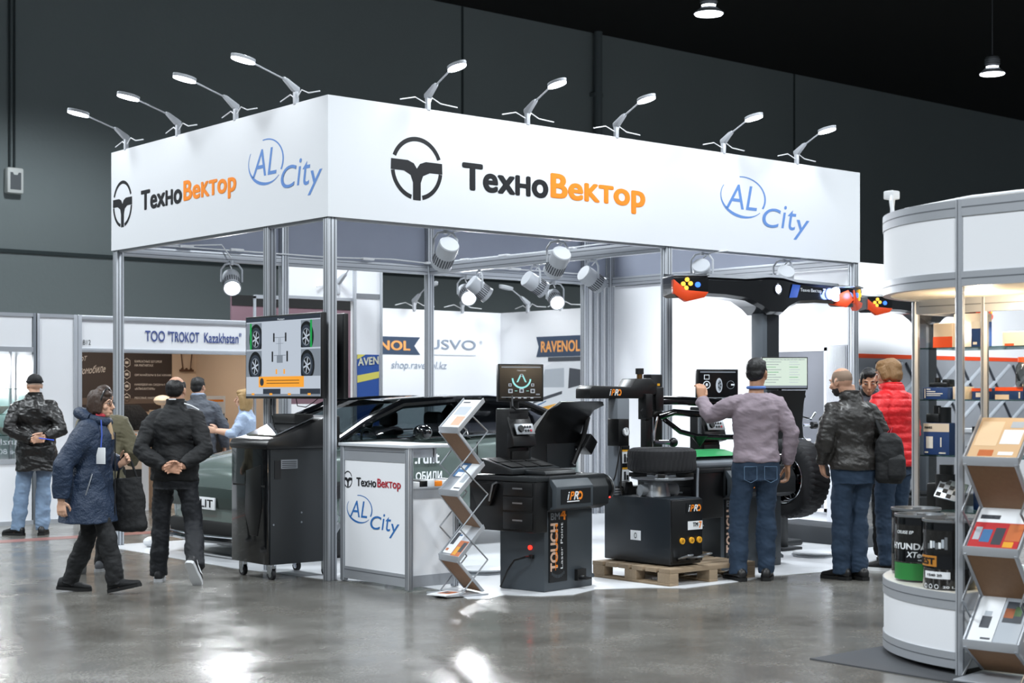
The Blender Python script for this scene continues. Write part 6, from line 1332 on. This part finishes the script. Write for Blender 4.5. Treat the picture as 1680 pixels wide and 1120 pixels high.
# man in the mauve sweater
m7 = person('man with black hair in a mauve sweater and blue jeans, touching a monitor', gp(1240, 12.85), BK + 6, 1.84,
       dict(elL=(-.33, .14, 1.29), wrL=(-.375, .27, 1.42), hL=((-.02, .12, 1), (.9, .3, 0), (0, 1, 0), .9), elR=(.275, -.04, 1.16), wrR=(.27, .05, .90), hR=((.05, .15, -1), (0, 1, 0), (-1, 0, 0), .7), hipL=(-.085, 0, .93), knL=(-.13, .03, .50), anL=(-.145, -.01, .09), anR=(.085, .0, .09), knR=(.09, .03, .5), ftL=(-.25, 1, 0), ftR=(.35, 1, 0), head=(.015, .02, 1.625), yaw=-32, pitch=4),
       dict(hair=HB, top=MAUVE, topname='sweater', hem=.93, inf=.024, trousers=DEND, shoes=SHB, wr=(.014, 9, 1.7), skin=SKINT, jean=.018, hand=1.05))
b = MB(); b.M = Matrix.Scale(1.84 / 1.75, 4); b.tube([(.066 * math.cos(a), -.01 + .066 * math.sin(a), 1.515) for a in [2 * PI * i / 20 for i in range(21)]], .012, mat('blue shirt collar', '#5b7ec0', .7), 8); b.build('shirt_collar', m7)
b = MB(); b.M = Matrix.Scale(1.84 / 1.75, 4); ST = mat('jean seam', '#5a7590', .8)
for x in (-.13, .03):
    P = [(x, -.146, .90), (x, -.15, .80), (x + .05, -.152, .775), (x + .10, -.15, .80), (x + .10, -.146, .90), (x, -.146, .90)]
    b.tube(P, .0022, ST, 5)
b.build('back_pocket', [c for c in bpy.data.objects if c.parent == m7 and c.name.startswith('trousers')][0])
# group of three at the right
m8 = person('shaven headed bearded man in a dark leather jacket and jeans, seen from behind', gp(1400, 12.9), BK + 16, 1.77,
       dict(head=(-.06, .03, 1.62), lean=(-.02, .02), elL=(-.27, -.03, 1.16), wrL=(-.235, .10, .95), hL=((.3, .3, -.9), (0, 1, 0), (1, 0, 0), .5), elR=(.27, -.02, 1.17), wrR=(.25, .10, .98), anL=(-.10, .02, .09), anR=(.04, -.03, .09), knR=(.06, .03, .5), yaw=24, pitch=8, ftR=(-.2, 1, 0), ftL=(-.45, 1, 0)),
       dict(stubble=mat('grey stubble', '#86705f', .7), beard=mat('dark beard', '#2a2422', .7), top=LEATHG, hem=.90, inf=.032, girth=1.06, trousers=DEND, shoes=SHB, wr=(.018, 8, 1.4), collar=True, skin=SKIN, jean=.018))
bp = thing('backpack', 'black backpack hanging from the right shoulder of the man in dark leather jacket', 'backpack', tuple(frame(m8) @ V((.26, -.14, .80))), rad(BK + 16))
b = MB(); ell_tube(b, [(0, 0, 0), (0, 0, .04), (.0, -.0, .22), (-.01, 0, .36), (-.01, 0, .42)], [.10, .13, .135, .115, .06], [.06, .085, .09, .08, .04], 20); remesh(b, 'bag_body', bp, .008, BLKC, 3, (.010, 9, 1))
b = MB(); ell_tube(b, [(0.02, -.07, .04), (.02, -.075, .07), (.02, -.07, .2), (.02, -.06, .24)], [.07, .085, .085, .06], [.03, .045, .04, .02], 16); remesh(b, 'front_pocket', bp, .007, BLKC, 3)
b = MB(); b.tube([(-.05, .02, .38), (-.10, .08, .56), (-.12, .14, .66), (-.12, .20, .60)], .018, BLKC, 8, flat=.5); b.tube([(.0, 0, .40), (.02, 0, .46), (.0, .03, .42)], .009, RED, 6); b.build('strap', bp)
person('man with short black hair in a grey jacket looking down, facing the camera', gp(1426, 14.35), 140 - 14, 1.79,
       dict(lean=(0, .05), pitch=16, yaw=4, head=(0, .04, 1.615), elR=(.25, .03, 1.15), wrR=(.16, .22, 1.05), hR=((-.5, .8, .1), (0, 0, 1), (-1, 0, 0), .6), elL=(-.25, .03, 1.15), wrL=(-.14, .24, 1.06), hL=((.5, .8, .1), (0, 0, 1), (1, 0, 0), .6)),
       dict(hair=HB, top=GSUIT, hem=.84, inf=.024, trousers=BLKC, shoes=SHB, skin=SKINT, collar=True, collarmat=BLACKM))
rp = person('person with light brown hair in a bright red padded jacket, face turned left', gp(1466, 13.6), BK + 42, 1.85,
       dict(head=(0, .035, 1.625), lean=(0, .02), yaw=20, pitch=10, elR=(.27, .0, 1.15), wrR=(.22, .16, .98), elL=(-.27, .0, 1.15), wrL=(-.2, .18, 1.0)),
       dict(hair=HLB, style='mid', brow=HLB, top=REDJ, topname='padded_jacket', hem=.86, inf=.045, trousers=DEND, shoes=BLKC, sole=PAPER, wr=(.010, 9, 1.4), quilt=(.075, .012), collar=True, skin=SKINL, jean=.018))
b = MB(); b.M = Matrix.Scale(1.85 / 1.75, 4); b.cyl((-.30, -.02, 1.27), (-.315, -.025, 1.27), .016, BOXW, 12); b.build('sleeve_badge', rp)
